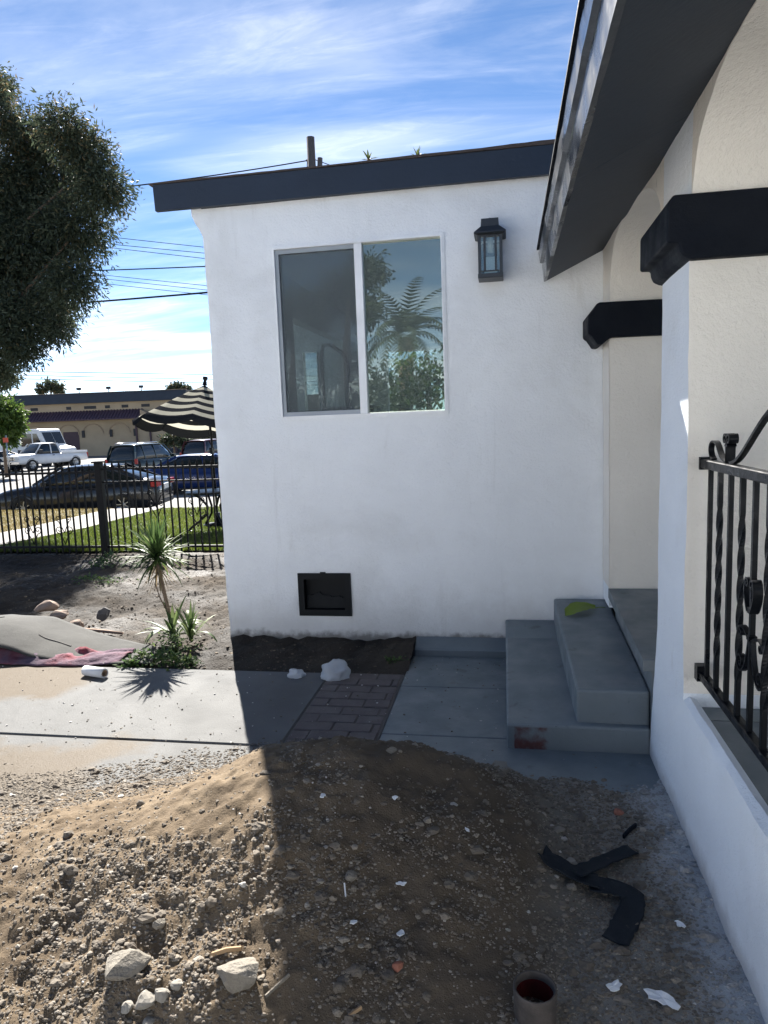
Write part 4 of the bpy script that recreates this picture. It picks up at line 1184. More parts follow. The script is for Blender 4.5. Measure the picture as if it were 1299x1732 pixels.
# ------------------------------------------------------------------ dracaena by the house corner
def strap_leaf(rg, base, az, el, length, width, droop, n=7):
    d = Vector((math.cos(az) * math.cos(el), math.sin(az) * math.cos(el), math.sin(el))); side = d.cross(Vector((0, 0, 1))).normalized()
    P = Vector(base); V = []; step = length / n
    for i in range(n + 1):
        t = i / n; w = width * (0.55 + 0.9 * t if t < 0.35 else 0.865 * (1 - ((t - 0.35) / 0.65) ** 2.2)) * 0.5
        nrm = side.cross(d).normalized()
        V += [P - side * w + nrm * w * 0.30, P.copy(), P + side * w + nrm * w * 0.30]
        P = P + d * step; d = (d + Vector((0, 0, -droop / n * (0.4 + t)))).normalized(); side = d.cross(Vector((0, 0, 1))).normalized() if abs(d.z) < 0.99 else side
    Fc = []
    for i in range(n):
        for k in (0, 1): Fc.append((i * 3 + k, i * 3 + k + 1, (i + 1) * 3 + k + 1, (i + 1) * 3 + k))
    return V, Fc


SWORD = leaf_mat('sword_leaf', (0.030, 0.055, 0.022), (0.070, 0.120, 0.035), (0.20, 0.24, 0.10), 0.35, 0.5, 0.25)
BARK = mat('brown_bark', (0.16, 0.115, 0.080), scale=10, rough=0.95, bump=[(50, 0.006)])
drac = empty('dracaena', (-2.57, 4.86, 0.02)); tag(drac, 'young dracaena with a spiky tuft on a bare stem by the house corner', 'plant')
mb = MB(); mb.tube([(-2.57, 4.86, 0.0), (-2.585, 4.86, 0.12), (-2.605, 4.857, 0.28), (-2.63, 4.855, 0.43), (-2.655, 4.855, 0.60)], [0.018, 0.017, 0.015, 0.015, 0.017], n=8)
mb.tube([(-2.595, 4.858, 0.20), (-2.645, 4.83, 0.34), (-2.672, 4.82, 0.46)], [0.006, 0.005, 0.004], n=6)
mb.build('stem', BARK, drac)
rg = random.Random(4)


def tuft(name, base, n, lmin, lmax, width, el_lo, el_hi, droop, parent, tsh=0.0):
    mb = MB()
    for i in range(n):
        el = math.radians(rg.uniform(el_lo, el_hi)); az = rg.uniform(0, 2 * math.pi)
        b = Vector(base) + Vector((rg.uniform(-.012, .012), rg.uniform(-.012, .012), rg.uniform(-0.035, 0.03)))
        V, Fc = strap_leaf(rg, b, az, el, rg.uniform(lmin, lmax), width * rg.uniform(.8, 1.2), droop * (rg.uniform(.6, 1.4) if rg.random() < .8 else rg.uniform(2.5, 5)))
        mb.add(V, Fc, True, min(1, max(0, rg.gauss(0.5 + tsh, 0.22))))
    return mb.build(name, SWORD, parent, tint=True, recalc=False)


tuft('leaf_tuft', (-2.66, 4.855, 0.655), 190, 0.17, 0.36, 0.021, -28, 88, 0.35, drac)
DEADLEAF = leaf_mat('dead_leaf', (0.16, 0.12, 0.07), (0.24, 0.18, 0.10), (0.30, 0.24, 0.15), 0.3, 0.7, 0.1)
mb = MB()
for i in range(26):
    V, Fc = strap_leaf(rg, (-2.655, 4.855, rg.uniform(.52, .62)), rg.uniform(0, 6.28), math.radians(rg.uniform(-70, -20)), rg.uniform(.14, .24), 0.014, 0.9); mb.add(V, Fc, True, rg.random())
mb.build('dead_leaves', DEADLEAF, drac, tint=True, recalc=False)
lw = empty('yucca', (-2.47, 4.78, 0.02)); tag(lw, 'low rosette plant with broad strap leaves at the dracaena foot', 'plant')
tuft('leaf_rosette', (-2.54, 4.80, 0.06), 22, 0.24, 0.36, 0.034, 15, 80, 0.8, lw, 0.05)
tuft('leaf_rosette', (-2.38, 4.76, 0.05), 18, 0.20, 0.32, 0.032, 30, 85, 0.7, lw, 0.15)


def leafy(name, spots, n, ls, material, parent=None, zfn=None, seed=1, spread=0.08, high=0.10, aspect=0.5):
    """Small ground weeds: many broad leaves on short stalks."""
    rg2 = np.random.RandomState(seed); V = []; Fc = []; T = []
    for i in range(n):
        cx, cy, k = spots[rg2.randint(len(spots))]
        r_ = abs(rg2.normal(0, spread * k)); a = rg2.uniform(0, 6.28); xx, yy_ = cx + r_ * math.cos(a), cy + r_ * math.sin(a) * 0.75
        z0 = float(zfn(np.array([xx]), np.array([yy_]))[0]) if zfn else 0.0
        zz = z0 + rg2.uniform(0.008, high * k * max(0.25, 1 - r_ / (spread * 3 * k)))
        az = rg2.uniform(0, 6.28); el = rg2.uniform(-0.5, 0.9); l = ls * rg2.uniform(.6, 1.3); w = l * aspect
        d = np.array([math.cos(az) * math.cos(el), math.sin(az) * math.cos(el), math.sin(el)]); s_ = np.array([-math.sin(az), math.cos(az), 0]); p = np.array([xx, yy_, zz]); o = len(V)
        up = np.cross(d, s_) * -0.15 * l
        V += [p, p + d * l * .5 + s_ * w * .5 + up, p + d * l, p + d * l * .5 - s_ * w * .5 + up]; Fc.append((o, o + 1, o + 2, o + 3)); t = np.clip(rg2.normal(.5, .25), 0, 1); T += [t] * 4
    return np_mesh(name, np.array(V), np.array(Fc), material, parent, False, T)


WEED = leaf_mat('weed_leaf', (0.030, 0.060, 0.018), (0.075, 0.135, 0.035), (0.17, 0.22, 0.06), 0.4, 0.5)
tag(leafy('weeds', [(-2.42, 4.36, 1.2), (-2.55, 4.40, 1.0), (-2.30, 4.34, 0.9), (-2.44, 4.60, 1.5), (-2.50, 4.68, 1.4), (-2.62, 4.30, 0.7), (-2.20, 4.33, 0.6)], 760, 0.042, WEED, None, yard_h, 5), 'green weeds growing between the dracaena and the driveway slab', 'weeds', kind='stuff')
tag(leafy('weed', [(-0.74, 4.42, 0.5), (-0.80, 4.40, 0.4)], 70, 0.022, WEED, None, yard_h, 6, 0.06, 0.05), 'tiny weed patch in the shaded dirt at the brick strip end', 'weed', kind='stuff')
tag(leafy('weed', [(-4.75, 7.45, 1.2), (-4.9, 7.5, .8), (-4.6, 7.35, 1)], 150, 0.06, WEED, None, yard_h, 7, 0.12, 0.16), 'pale weed sprouting in the yard soil near the fence post', 'weed', kind='stuff')
tag(leafy('weed', [(-4.3, 6.6, 1), (-4.1, 6.5, 1), (-4.5, 6.7, .8)], 190, 0.04, WEED, None, yard_h, 8, 0.14, 0.06), 'low dark green weed patch in the middle of the shaded yard', 'weed', kind='stuff')

# fallen green leaf on the upper step
mb = MB(); V = []; Fc = []
n = 12
for i in range(n + 1):
    t = i / n; w = 0.055 * math.sin(math.pi * min(1, t ** 0.8)) ** 0.8 * (1 + .25 * mnoise.noise((t * 6, 0, 0)))
    cx, cy = 0.335 + 0.20 * t, 4.395 + 0.135 * t; cz = 0.362 + 0.030 * math.sin(math.pi * t) + 0.012 * t
    nx_, ny_ = -0.135 / 0.241, 0.20 / 0.241
    for s in (-1, -.5, 0, .5, 1): V.append((cx + nx_ * w * s, cy + ny_ * w * s, cz + 0.020 * (abs(s) ** 1.5) * (1 if s > 0 else -0.3) + 0.006 * mnoise.noise((t * 7, s * 3, 1))))
for i in range(n):
    for k in range(4): a = i * 5 + k; Fc.append((a, a + 1, a + 6, a + 5))
mb.add(V, Fc, True, 0.62)
mb.tube([(0.535, 4.53, 0.374), (0.565, 4.545, 0.376), (0.60, 4.55, 0.372)], [0.003, 0.0025, 0.002], n=5)
lf = mb.build('fallen_leaf', leaf_mat('lime_leaf', (0.10, 0.17, 0.02), (0.17, 0.25, 0.035), (0.26, 0.32, 0.06), 0.3, 0.5), tint=True, recalc=False); tag(lf, 'curled lime green leaf fallen on the upper grey step', 'leaf')


# plastic bags on the slab
BAGM = bpy.data.materials.new('clear_plastic_film'); BAGM.use_nodes = True; nt = BAGM.node_tree; b_ = nt.nodes['Principled BSDF']
b_.inputs['Base Color'].default_value = (0.70, 0.73, 0.76, 1); b_.inputs['Roughness'].default_value = 0.28
t_ = nt.nodes.new('ShaderNodeBsdfTransparent'); x_ = nt.nodes.new('ShaderNodeMixShader'); x_.inputs[0].default_value = 0.45
nt.links.new(t_.outputs[0], x_.inputs[2]); nt.links.new(b_.outputs[0], x_.inputs[1]); nt.links.new(x_.outputs[0], nt.nodes['Material Output'].inputs[0])


def bag(name, loc, size, seed, label):
    bm = bmesh.new(); bmesh.ops.create_icosphere(bm, subdivisions=4, radius=1.0)
    for v in bm.verts:
        p = v.co.copy(); k = 1 + 0.30 * mnoise.noise(p * 1.7 + Vector((seed, 0, 0))) - 0.16 * abs(mnoise.noise(p * 4 + Vector((0, seed, 0)))) - 0.08 * abs(mnoise.noise(p * 9 + Vector((0, 0, seed))))
        p *= k; z = max(p.z, -0.35); v.co = Vector((p.x * size[0], p.y * size[1], (z + 0.35) * size[2]))
    me = bpy.data.meshes.new(name); bm.to_mesh(me); bm.free(); me.materials.append(BAGM); me.shade_smooth()
    o = bpy.data.objects.new(name, me); COL.objects.link(o); o.location = loc; tag(o, label, 'plastic bag')


bag('plastic_bag', (-1.118, 4.17, 0.001), (0.105, 0.085, 0.082), 3.1, 'crumpled clear plastic bag at the top of the brick strip')
bag('plastic_scrap', (-1.372, 4.16, 0.001), (0.060, 0.042, 0.040), 9.4, 'small torn scrap of clear plastic on the shaded concrete')

# ------------------------------------------------------------------ debris on the heap and beside it
def on_front(x, y): return float(front_h(np.array([x]), np.array([y]))[0])


for (x, y, s, rz, sd, lab) in [
        (-1.075, 1.60, (0.080, 0.052, 0.036), 0.35, 1, 'large wedge of pale broken concrete in front of the heap'),
        (-0.735, 1.605, (0.066, 0.056, 0.048), -0.2, 2, 'large cracked grey rock at the shadow edge of the heap'),
        (-0.975, 1.535, (0.033, 0.028, 0.024), 0.3, 3, 'white stone between the two large rocks, biggest of the small ones'),
        (-0.935, 1.548, (0.026, 0.022, 0.020), 1.1, 4, 'white stone touching the biggest small white stone, nearer the cracked rock'),
        (-1.018, 1.518, (0.024, 0.019, 0.016), 2.1, 5, 'white stone just below the pale concrete wedge'),
        (-0.905, 1.575, (0.020, 0.020, 0.015), 0.6, 6, 'lone white pebble above the white stone cluster'),
        (-0.950, 1.500, (0.018, 0.022, 0.015), 0.1, 7, 'white stone nearest the camera in the small cluster'),
        (-1.030, 1.72, (0.022, 0.018, 0.018), 0.7, 8, 'whitish lump on the heap behind the pale concrete wedge'),
        (-0.495, 1.925, (0.026, 0.020, 0.020), 0.9, 9, 'pale stone in the shade halfway up the heap'),
        (-0.450, 2.46, (0.026, 0.022, 0.015), 0.2, 10, 'flat tan stone near the top of the heap'),
        (0.165, 2.50, (0.028, 0.022, 0.013), 0.4, 11, 'flat grey stone above the black felt strips'),
        (0.196, 2.355, (0.024, 0.020, 0.012), -0.6, 12, 'pale concrete chip caught between the black felt strips'),
        (0.185, 2.225, (0.022, 0.016, 0.014), -0.3, 13, 'tan stone beside the bend of the black felt strip'),
        (0.246, 2.015, (0.016, 0.014, 0.012), 0.3, 14, 'small white stone at the lower end of the black felt strip')]:
    m_ = ROCKGREY if sd not in (3, 4, 5, 6, 7, 12, 14) else None
    if m_ is None:
        m_ = bpy.data.materials.get('whitish_rock') or mat('whitish_rock', [(0.3, (0.19, 0.175, 0.148)), (0.7, (0.28, 0.262, 0.228))], scale=20, rough=0.9, bump=[(60, 0.003)])
    tag(rock('rock', (x, y, on_front(x, y) + s[2] * 0.45), s, sd, m_, rz, sub=2, rough=0.16, smooth=False), lab, 'rock', 'loose rocks on the dirt')

REDBRICK = mat('broken_red_brick', [(0.3, (0.20, 0.075, 0.050)), (0.7, (0.32, 0.13, 0.085))], scale=30, rough=0.9, bump=[(80, 0.003)])
for (x, y, s, rz, sd, lab) in [(-0.325, 1.740, (0.026, 0.018, 0.014), 0.2, 21, 'pinkish red brick fragment near the heap foot in the foreground'),
                               (0.412, 2.745, (0.030, 0.022, 0.014), -0.2, 22, 'red brick fragment on bare soil beside the porch wall')]:
    tag(rock('brick_fragment', (x, y, on_front(x, y) + s[2] * 0.5), s, sd, REDBRICK, rz, sub=1, rough=0.1), lab, 'brick fragment')

FELT = mat('torn_black_roofing_felt', (0.010, 0.014, 0.019), scale=12, rough=0.8, spec=0.25, speck=(40, 0.66, (0.06, 0.055, 0.048), 0.7), bump=[(60, 0.003), (300, 0.0008)])


def strip_band(name, pts, w, label, curl=0.0, seed=0):
    """Torn felt: a band following ground points, edges ragged, a little stiff above the soil."""
    P = [Vector(p) for p in pts]; fine = []
    for i in range(len(P) - 1):
        p0, p1, p2, p3 = P[max(i - 1, 0)], P[i], P[i + 1], P[min(i + 2, len(P) - 1)]
        for k in range(7):
            t = k / 7; fine.append(0.5 * ((2 * p1) + (p2 - p0) * t + (2 * p0 - 5 * p1 + 4 * p2 - p3) * t * t + (3 * p1 - p0 - 3 * p2 + p3) * t ** 3))
    fine.append(P[-1]); V = []; Fc = []; ns = 8; n = len(fine)
    for i, p in enumerate(fine):
        t = (fine[min(i + 1, n - 1)] - fine[max(i - 1, 0)]); t.z = 0; t.normalize(); s_ = Vector((-t.y, t.x, 0))
        for k in range(ns + 1):
            v = -1 + 2 * k / ns; ww = w * (1 + 0.22 * mnoise.noise((i * 0.45, (1 if v > 0 else -1) * 3 + seed, 0)) + 0.16 * mnoise.noise((i * 1.9, (1 if v > 0 else -1) * 5 + seed, 2)))
            q = p + s_ * (ww * v * 0.5); g = on_front(q.x, q.y)
            V.append((q.x, q.y, max(p.z, g + 0.007) + curl * v * v + 0.003 * mnoise.noise((q.x * 25, q.y * 25, seed))))
    for i in range(n - 1):
        for k in range(ns): a = i * (ns + 1) + k; Fc.append((a, a + 1, a + ns + 2, a + ns + 1))
    o = mesh_obj(name, V, Fc, FELT); o.data.shade_smooth(); m = o.modifiers.new('thickness', 'SOLIDIFY'); m.thickness = 0.004; m.offset = 1
    tag(o, label, 'roofing felt', 'torn black felt strips')


strip_band('felt_strip', [(0.095, 2.315, 0.075), (0.155, 2.285, 0.065), (0.215, 2.265, 0.045), (0.280, 2.262, 0.030)], 0.070, 'short wide strip of torn black felt lying against the heap', 0.012, 1)
strip_band('felt_strip', [(0.205, 2.275, 0.055), (0.262, 2.335, 0.040), (0.340, 2.415, 0.028), (0.425, 2.478, 0.024)], 0.055, 'strip of torn black felt whose end points to the porch steps', 0.006, 5)
strip_band('felt_strip', [(0.245, 2.250, 0.035), (0.318, 2.248, 0.030), (0.375, 2.225, 0.022), (0.368, 2.165, 0.016), (0.330, 2.085, 0.012), (0.298, 2.020, 0.010)], 0.078, 'long bent strip of torn black felt reaching towards the clay pipe', 0.005, 9)

PIPEM = mat('old_clay_pipe', [(0.3, (0.042, 0.036, 0.033)), (0.7, (0.085, 0.072, 0.064))], scale=22, rough=0.85, bump=[(60, 0.003)])
pipe = empty('clay_pipe', (0.048, 1.728, 0.0)); tag(pipe, 'open clay drain pipe stub standing in the gravel', 'pipe')
mb = MB(); mb.lathe([(0.055, -0.10), (0.0565, 0.050), (0.058, 0.078), (0.0575, 0.088), (0.054, 0.090), (0.051, 0.086), (0.050, 0.070), (0.0495, -0.10)], 40, (0.048, 1.728, 0)); mb.build('pipe_wall', PIPEM, pipe)
mb = MB(); mb.lathe([(0.0492, 0.068), (0.0486, -0.095), (0.0, -0.095)], 40, (0.048, 1.728, 0)); mb.build('pipe_lining', mat('dark_red_glaze', (0.085, 0.014, 0.014), scale=12, rough=0.22), pipe)

SCRAP = mat('white_paint_scrap', (0.66, 0.68, 0.70), rough=0.7, bump=[(90, 0.002)])


def flake(name, loc, r, seed, label, cat, material, asp=1.0, rz=0.0, tilt=0.0, thick=0.003):
    rg3 = random.Random(seed); n = 14; V = []; M = Matrix.Rotation(rz, 3, 'Z') @ Matrix.Rotation(tilt, 3, 'X')
    for lay in (0, 1):
        for i in range(n):
            a = 2 * math.pi * i / n; rr = r * (0.65 + 0.5 * (mnoise.noise((math.cos(a) * 1.6 + seed, math.sin(a) * 1.6, 0)) + 0.5))
            V.append(M @ Vector((rr * math.cos(a), rr * asp * math.sin(a), lay * thick + 0.25 * r * mnoise.noise((a, seed, 0)))))
    V += [M @ Vector((0, 0, thick)), M @ Vector((0, 0, 0))]
    Fc = [(n + i, n + (i + 1) % n, 2 * n) for i in range(n)] + [((i + 1) % n, i, 2 * n + 1) for i in range(n)] + [(i, (i + 1) % n, n + (i + 1) % n, n + i) for i in range(n)]
    o = mesh_obj(name, V, Fc, material); o.location = loc; tag(o, label, cat)


for (x, y, r, a, rz, sd, lab) in [(0.268, 1.845, 0.026, 0.6, 0.7, 1, 'white paint scrap between the clay pipe and the felt strip'),
                                  (0.392, 1.822, 0.044, 0.55, -0.5, 2, 'largest white paint smear on gravel near the porch wall'),
                                  (-0.333, 1.842, 0.018, 0.6, 0.9, 3, 'torn white scrap above the brick fragment on the heap'),
                                  (-0.463, 1.803, 0.011, 0.7, 0.3, 4, 'little white chip left of the torn scrap on the heap'),
                                  (-0.348, 1.975, 0.016, 0.5, 0.0, 5, 'flat white chip halfway up the shaded heap'),
                                  (-0.40, 2.205, 0.012, 0.8, 0.4, 6, 'white flake inside the hollow near the heap top'),
                                  (-0.632, 2.125, 0.012, 0.8, 1.4, 7, 'white flake high on the heap beside the shadow edge'),
                                  (-0.158, 2.230, 0.013, 0.4, -0.8, 8, 'slim white flake on the slope facing the porch'),
                                  (0.505, 2.115, 0.020, 0.5, -0.7, 9, 'white paint fleck in the gravel nearest the porch wall')]:
    flake('paint_scrap', (x, y, on_front(x, y) + 0.008), r, sd, lab, 'paint scrap', SCRAP, a, rz, 0.25 if y > 1.9 else 0.1)
CHIP = mat('splintered_wood', (0.34, 0.23, 0.13), scale=15, rough=0.85)
for (pts, r, m_, lab) in [(((-0.655, 1.580), (-0.605, 1.635)), 0.0045, ROCKGREY, 'grey splinter of wood beside the cracked rock'),
                          (((-0.835, 1.655), (-0.755, 1.672)), 0.006, CHIP, 'yellowish wood splinter behind the cracked rock'),
                          (((-0.435, 1.595), (-0.405, 1.620)), 0.005, CHIP, 'short tan wood chip at the front of the heap'),
                          (((0.405, 2.565), (0.465, 2.650)), 0.008, DARKTRIM, 'dark splinter of wood below the red brick fragment'),
                          (((-0.500, 1.868), (-0.509, 1.893)), 0.0045, SCRAP, 'white sliver of plaster standing in the heap')]:
    (xa, ya), (xb, yb_) = pts
    mb = MB(); mb.tube([(xa, ya, on_front(xa, ya) + r), ((xa + xb) / 2, (ya + yb_) / 2, on_front((xa + xb) / 2, (ya + yb_) / 2) + r * 1.7), (xb, yb_, on_front(xb, yb_) + r)], 0, flat=(r, r * 0.45), up=(0, 0, 1)); tag(mb.build('wood_splinter', m_), lab, 'splinter')

# ================================================================== LAWN, PATH, STREET
GRASSBASE = mat('lawn_soil_green', [(0.3, (0.035, 0.060, 0.015)), (0.7, (0.070, 0.105, 0.028))], scale=3, rough=0.9, bump=[(40, 0.02)])
DRYBASE = mat('dry_lawn', [(0.3, (0.12, 0.10, 0.045)), (0.7, (0.20, 0.165, 0.080))], scale=2.5, rough=0.9, bump=[(40, 0.02)])
GRASS = leaf_mat('grass_blade', (0.060, 0.088, 0.014), (0.100, 0.135, 0.024), (0.165, 0.185, 0.045), 0.45, 0.5)
DRYGRASS = leaf_mat('dry_grass_blade', (0.16, 0.13, 0.055), (0.24, 0.19, 0.085), (0.13, 0.15, 0.05), 0.4, 0.6)


def lawn(name, inside, bx, n, base_m, blade_m, hgt, label, seed):
    rg = np.random.RandomState(seed)
    grid_mesh(name + '_turf', lin(bx[0], bx[1], 0.3), lin(bx[2], bx[3], 0.3), lambda X, Y: terrain(X, Y) + 0.006 + 0.012 * fbm(X, Y, 2, 2), base_m, keep=lambda x, y, z: inside(x, y))['kind'] = 'structure'
    x = rg.uniform(bx[0], bx[1], n); y = bx[2] + (bx[3] - bx[2]) * rg.rand(n) ** 1.3; k = inside(x, y); x, y = x[k], y[k]; n = len(x)
    z = terrain(x, y); a = rg.uniform(0, 6.28, n); h = hgt * rg.uniform(.5, 1.25, n); w = rg.uniform(.006, .011, n); ln = rg.normal(0, 0.35, (n, 2)) * h[:, None]
    V = np.empty((n, 3, 3)); V[:, 0] = np.stack([x - w * np.cos(a), y - w * np.sin(a), z], 1); V[:, 1] = np.stack([x + w * np.cos(a), y + w * np.sin(a), z], 1)
    V[:, 2] = np.stack([x + ln[:, 0], y + ln[:, 1], z + h], 1)
    t = np.clip(rg.normal(.5, .25, n) + 0.4 * fbm(x, y, 0.8, 2), 0, 1)
    tag(np_mesh(name, V.reshape(-1, 3), np.arange(3 * n).reshape(-1, 3), blade_m, None, False, np.repeat(t, 3)), label, 'grass', kind='stuff')


def path_x(y): return -8.30 - 0.55 * np.clip((12.5 - y) / 3.0, 0, 1.2)


lawn('green_grass', lambda x, y: (x > path_x(y) + 0.02) & (y > 8.62), (-9.5, -1.2, 8.62, 15.62), 110000, GRASSBASE, GRASS, 0.055, 'short green lawn between the iron fence and the street', 41)
lawn('dry_grass', lambda x, y: (x < path_x(y) - 1.42), (-17, -9.0, 9.3, 16.9), 70000, DRYBASE, DRYGRASS, 0.05, 'dry yellowish grass strip beyond the pale path', 42)
PATHM = mat('pale_sidewalk', [(0.3, (0.20, 0.19, 0.172)), (0.7, (0.255, 0.243, 0.222))], scale=2, rough=0.85, bump=[(120, 0.003)])
side = empty('sidewalk', (-9, 13, -0.25)); tag(side, kind='structure')
yy_ = 8.75
while yy_ < 15.5:
    ya, yb = yy_, min(yy_ + 1.35, 15.6); V = []; Fc = []
    m = 5
    for lay in (0.022, -0.06):
        for j in range(m + 1):
            q = ya + 0.006 + (yb - ya - 0.012) * j / m
            for s in (-1.40, 0.0): V.append((float(path_x(q)) + s, q, float(terrain(0, q)) + lay))
    for j in range(m): a = j * 2; Fc.append((a, a + 1, a + 3, a + 2)); Fc += [(a, a + 2, a + 14, a + 12), (a + 1, a + 13, a + 15, a + 3)]
    Fc += [(0, 12, 13, 1), (10, 11, 23, 22)]
    mesh_obj('path_slab', V, Fc, PATHM, side); yy_ = yb
V = []; xs2 = (-10.2, -1.0); rows = lin(15.62, 17.35, 0.15)
apron = grid_mesh('driveway_apron', lin(-10.4, -1.0, 0.4), rows, lambda X, Y: terrain(X, Y) + 0.02, PATHM); tag(apron, kind='structure')
kb = MB(); kb.box(-40, -10.42, 16.95, 17.12, -0.95, -0.60, bev=0.02); tag(kb.build('kerb', PATHM), kind='structure')
ASPH = mat('worn_pale_asphalt', [(0.3, (0.145, 0.141, 0.134)), (0.7, (0.195, 0.19, 0.181))], scale=0.7, rough=0.9, bump=[(60, 0.004)])
st = MB(); st.add([(-160, 17.10, -0.742), (60, 17.10, -0.742), (60, 150, -0.80), (-160, 150, -0.80)], [(0, 1, 2, 3)]); tag(st.build('street', ASPH), kind='structure')

# ================================================================== VEHICLES
GLASSDARK = bpy.data.materials.new('tinted_car_glass'); GLASSDARK.use_nodes = True; b_ = GLASSDARK.node_tree.nodes['Principled BSDF']
b_.inputs['Base Color'].default_value = (0.012, 0.016, 0.018, 1); b_.inputs['Roughness'].default_value = 0.04; b_.inputs['Specular IOR Level'].default_value = 0.7
TYRE = mat('tyre_rubber', (0.018, 0.018, 0.018), rough=0.85)
RIM = mat('alloy_rim', (0.42, 0.43, 0.44), rough=0.3, metallic=0.8)
CHROME = mat('chrome', (0.6, 0.6, 0.6), rough=0.12, metallic=1.0)
LAMPCLEAR = mat('headlamp_lens', (0.55, 0.57, 0.58), rough=0.1)
LAMPRED = mat('tail_lamp_red', (0.32, 0.012, 0.014), rough=0.15)
BLACKPL = mat('black_plastic', (0.02, 0.02, 0.022), rough=0.6)
PLATE = mat('plate_white', (0.6, 0.6, 0.58), rough=0.5)


def paint(name, c, rough=0.22):
    return mat(name, c, scale=1.0, rough=rough, coat=0.35, spec=0.3)


def ring_loft(mb, stations, prof, smooth=True):
    """stations: (x, z_low, z_high, half_width); prof: (fraction of half width, fraction of height) from low left to low right."""
    V = []; Fc = []; k = len(prof)
    for (x, zl, zh, hw) in stations:
        for (a, b) in prof: V.append((x, a * hw, zl + (zh - zl) * b))
    for i in range(len(stations) - 1):
        for q in range(k): Fc.append((i * k + q, i * k + (q + 1) % k, (i + 1) * k + (q + 1) % k, (i + 1) * k + q))
    Fc += [tuple(range(k))[::-1], tuple(range((len(stations) - 1) * k, len(stations) * k))]
    mb.add(V, Fc, smooth)


BODYP = [(-0.90, 0.0), (-0.985, 0.16), (-1.0, 0.45), (-0.985, 0.72), (-0.93, 0.92), (-0.80, 1.0), (-0.4, 1.02), (0, 1.025), (0.4, 1.02), (0.80, 1.0), (0.93, 0.92), (0.985, 0.72), (1.0, 0.45), (0.985, 0.16), (0.90, 0.0)]
CABP = [(-1.0, 0.0), (-0.965, 0.25), (-0.90, 0.6), (-0.82, 0.86), (-0.68, 0.97), (-0.35, 1.0), (0, 1.005), (0.35, 1.0), (0.68, 0.97), (0.82, 0.86), (0.90, 0.6), (0.965, 0.25), (1.0, 0.0)]


def vehicle(name, loc, rz, label, cat, P, body, cab, roof_part, wheels, pillars, lamps_f, lamps_r, extra=None, W=0.9, wr=0.33):
    root = empty(name, loc, 0.0); tag(root, label, cat)
    root.location = (0, 0, 0)
    mb = MB(); ring_loft(mb, body, BODYP); o = mb.build('body', P, root); o.data.shade_smooth()
    if cab:
        mb = MB(); ring_loft(mb, cab, CABP); o = mb.build('windows', GLASSDARK, root)
    if roof_part:
        mb = MB(); x0_, x1_, z_, hw_, th = roof_part; V = []; Fc = []
        nx_, ny_ = 10, 8
        for i in range(nx_ + 1):
            t = i / nx_; xx = x0_ + (x1_ - x0_) * t
            for j in range(ny_ + 1):
                s = -1 + 2 * j / ny_; V.append((xx, hw_ * s, z_ + th * (1 - (2 * t - 1) ** 4) * 0.8 - 0.055 * abs(s) ** 3 - 0.03 * abs(2 * t - 1) ** 3))
        for i in range(nx_):
            for j in range(ny_): a = i * (ny_ + 1) + j; Fc.append((a, a + 1, a + ny_ + 2, a + ny_ + 1))
        mb.add(V, Fc, True); o = mb.build('roof', P, root); s_ = o.modifiers.new('thick', 'SOLIDIFY'); s_.thickness = 0.03
    for pts, r in pillars:
        for sg in (1, -1):
            mb = MB(); mb.tube([(p[0], p[1] * sg, p[2]) for p in pts], 0, flat=(r, 0.018), up=(1, 0, 0)); mb.build('pillar', P, root)
    for (x, hw) in wheels:
        for sg in (1, -1):
            mb = MB(); mb.lathe([(wr + 0.055, hw - 0.16), (wr + 0.055, hw + 0.004), (wr + 0.02, hw + 0.006), (wr + 0.02, hw - 0.16)], 26, (x, 0, wr), axis='y')
            if sg < 0: mb.v = [(p[0], -p[1], p[2]) for p in mb.v]
            mb.build('wheel_arch', BLACKPL, root)
            mb = MB(); mb.lathe([(wr * 0.60, hw - 0.2), (wr * 0.93, hw - 0.2), (wr, hw - 0.16), (wr, hw - 0.02), (wr * 0.94, hw + 0.012), (wr * 0.64, hw + 0.012), (wr * 0.62, hw - 0.02)], 26, (x, 0, wr), axis='y')
            mb2 = MB(); mb2.lathe([(wr * 0.63, hw + 0.008), (wr * 0.60, hw - 0.03), (0, hw - 0.03)], 20, (x, 0, wr), axis='y')
            for k in range(7):
                a = 2 * math.pi * k / 7; ca, sa = math.cos(a), math.sin(a)
                mb2.tube([(x + ca * 0.03, hw - 0.005, wr + sa * 0.03), (x + ca * wr * 0.61, hw + 0.002, wr + sa * wr * 0.61)], 0, flat=(0.022, 0.012), up=(0, 1, 0))
            mb2.lathe([(0.07, hw - 0.02), (0.06, hw + 0.008), (0, hw + 0.010)], 12, (x, 0, wr), axis='y')
            if sg < 0:
                mb.v = [(p[0], -p[1], p[2]) for p in mb.v]; mb2.v = [(p[0], -p[1], p[2]) for p in mb2.v]
            w = mb.build('wheel', TYRE, root, smooth=True); mb2.build('rim', RIM, w)
    for (x0_, x1_, y0_, y1_, z0_, z1_) in lamps_f:
        for sg in (1, -1):
            mb = MB(); mb.box(x0_, x1_, min(sg * y0_, sg * y1_), max(sg * y0_, sg * y1_), z0_, z1_, bev=0.012); mb.build('headlight', LAMPCLEAR, root)
    for (x0_, x1_, y0_, y1_, z0_, z1_) in lamps_r:
        for sg in (1, -1):
            mb = MB(); mb.box(x0_, x1_, min(sg * y0_, sg * y1_), max(sg * y0_, sg * y1_), z0_, z1_, bev=0.012); mb.build('tail_light', LAMPRED, root)
    if extra: extra(root)
    root.location = loc; root.rotation_euler = (0, 0, rz)
    return root


def parts(root, specs):
    for (nm, m_, boxes) in specs:
        for bxs in boxes:
            mb = MB(); mb.box(*bxs, bev=0.01); mb.build(nm, m_, root)


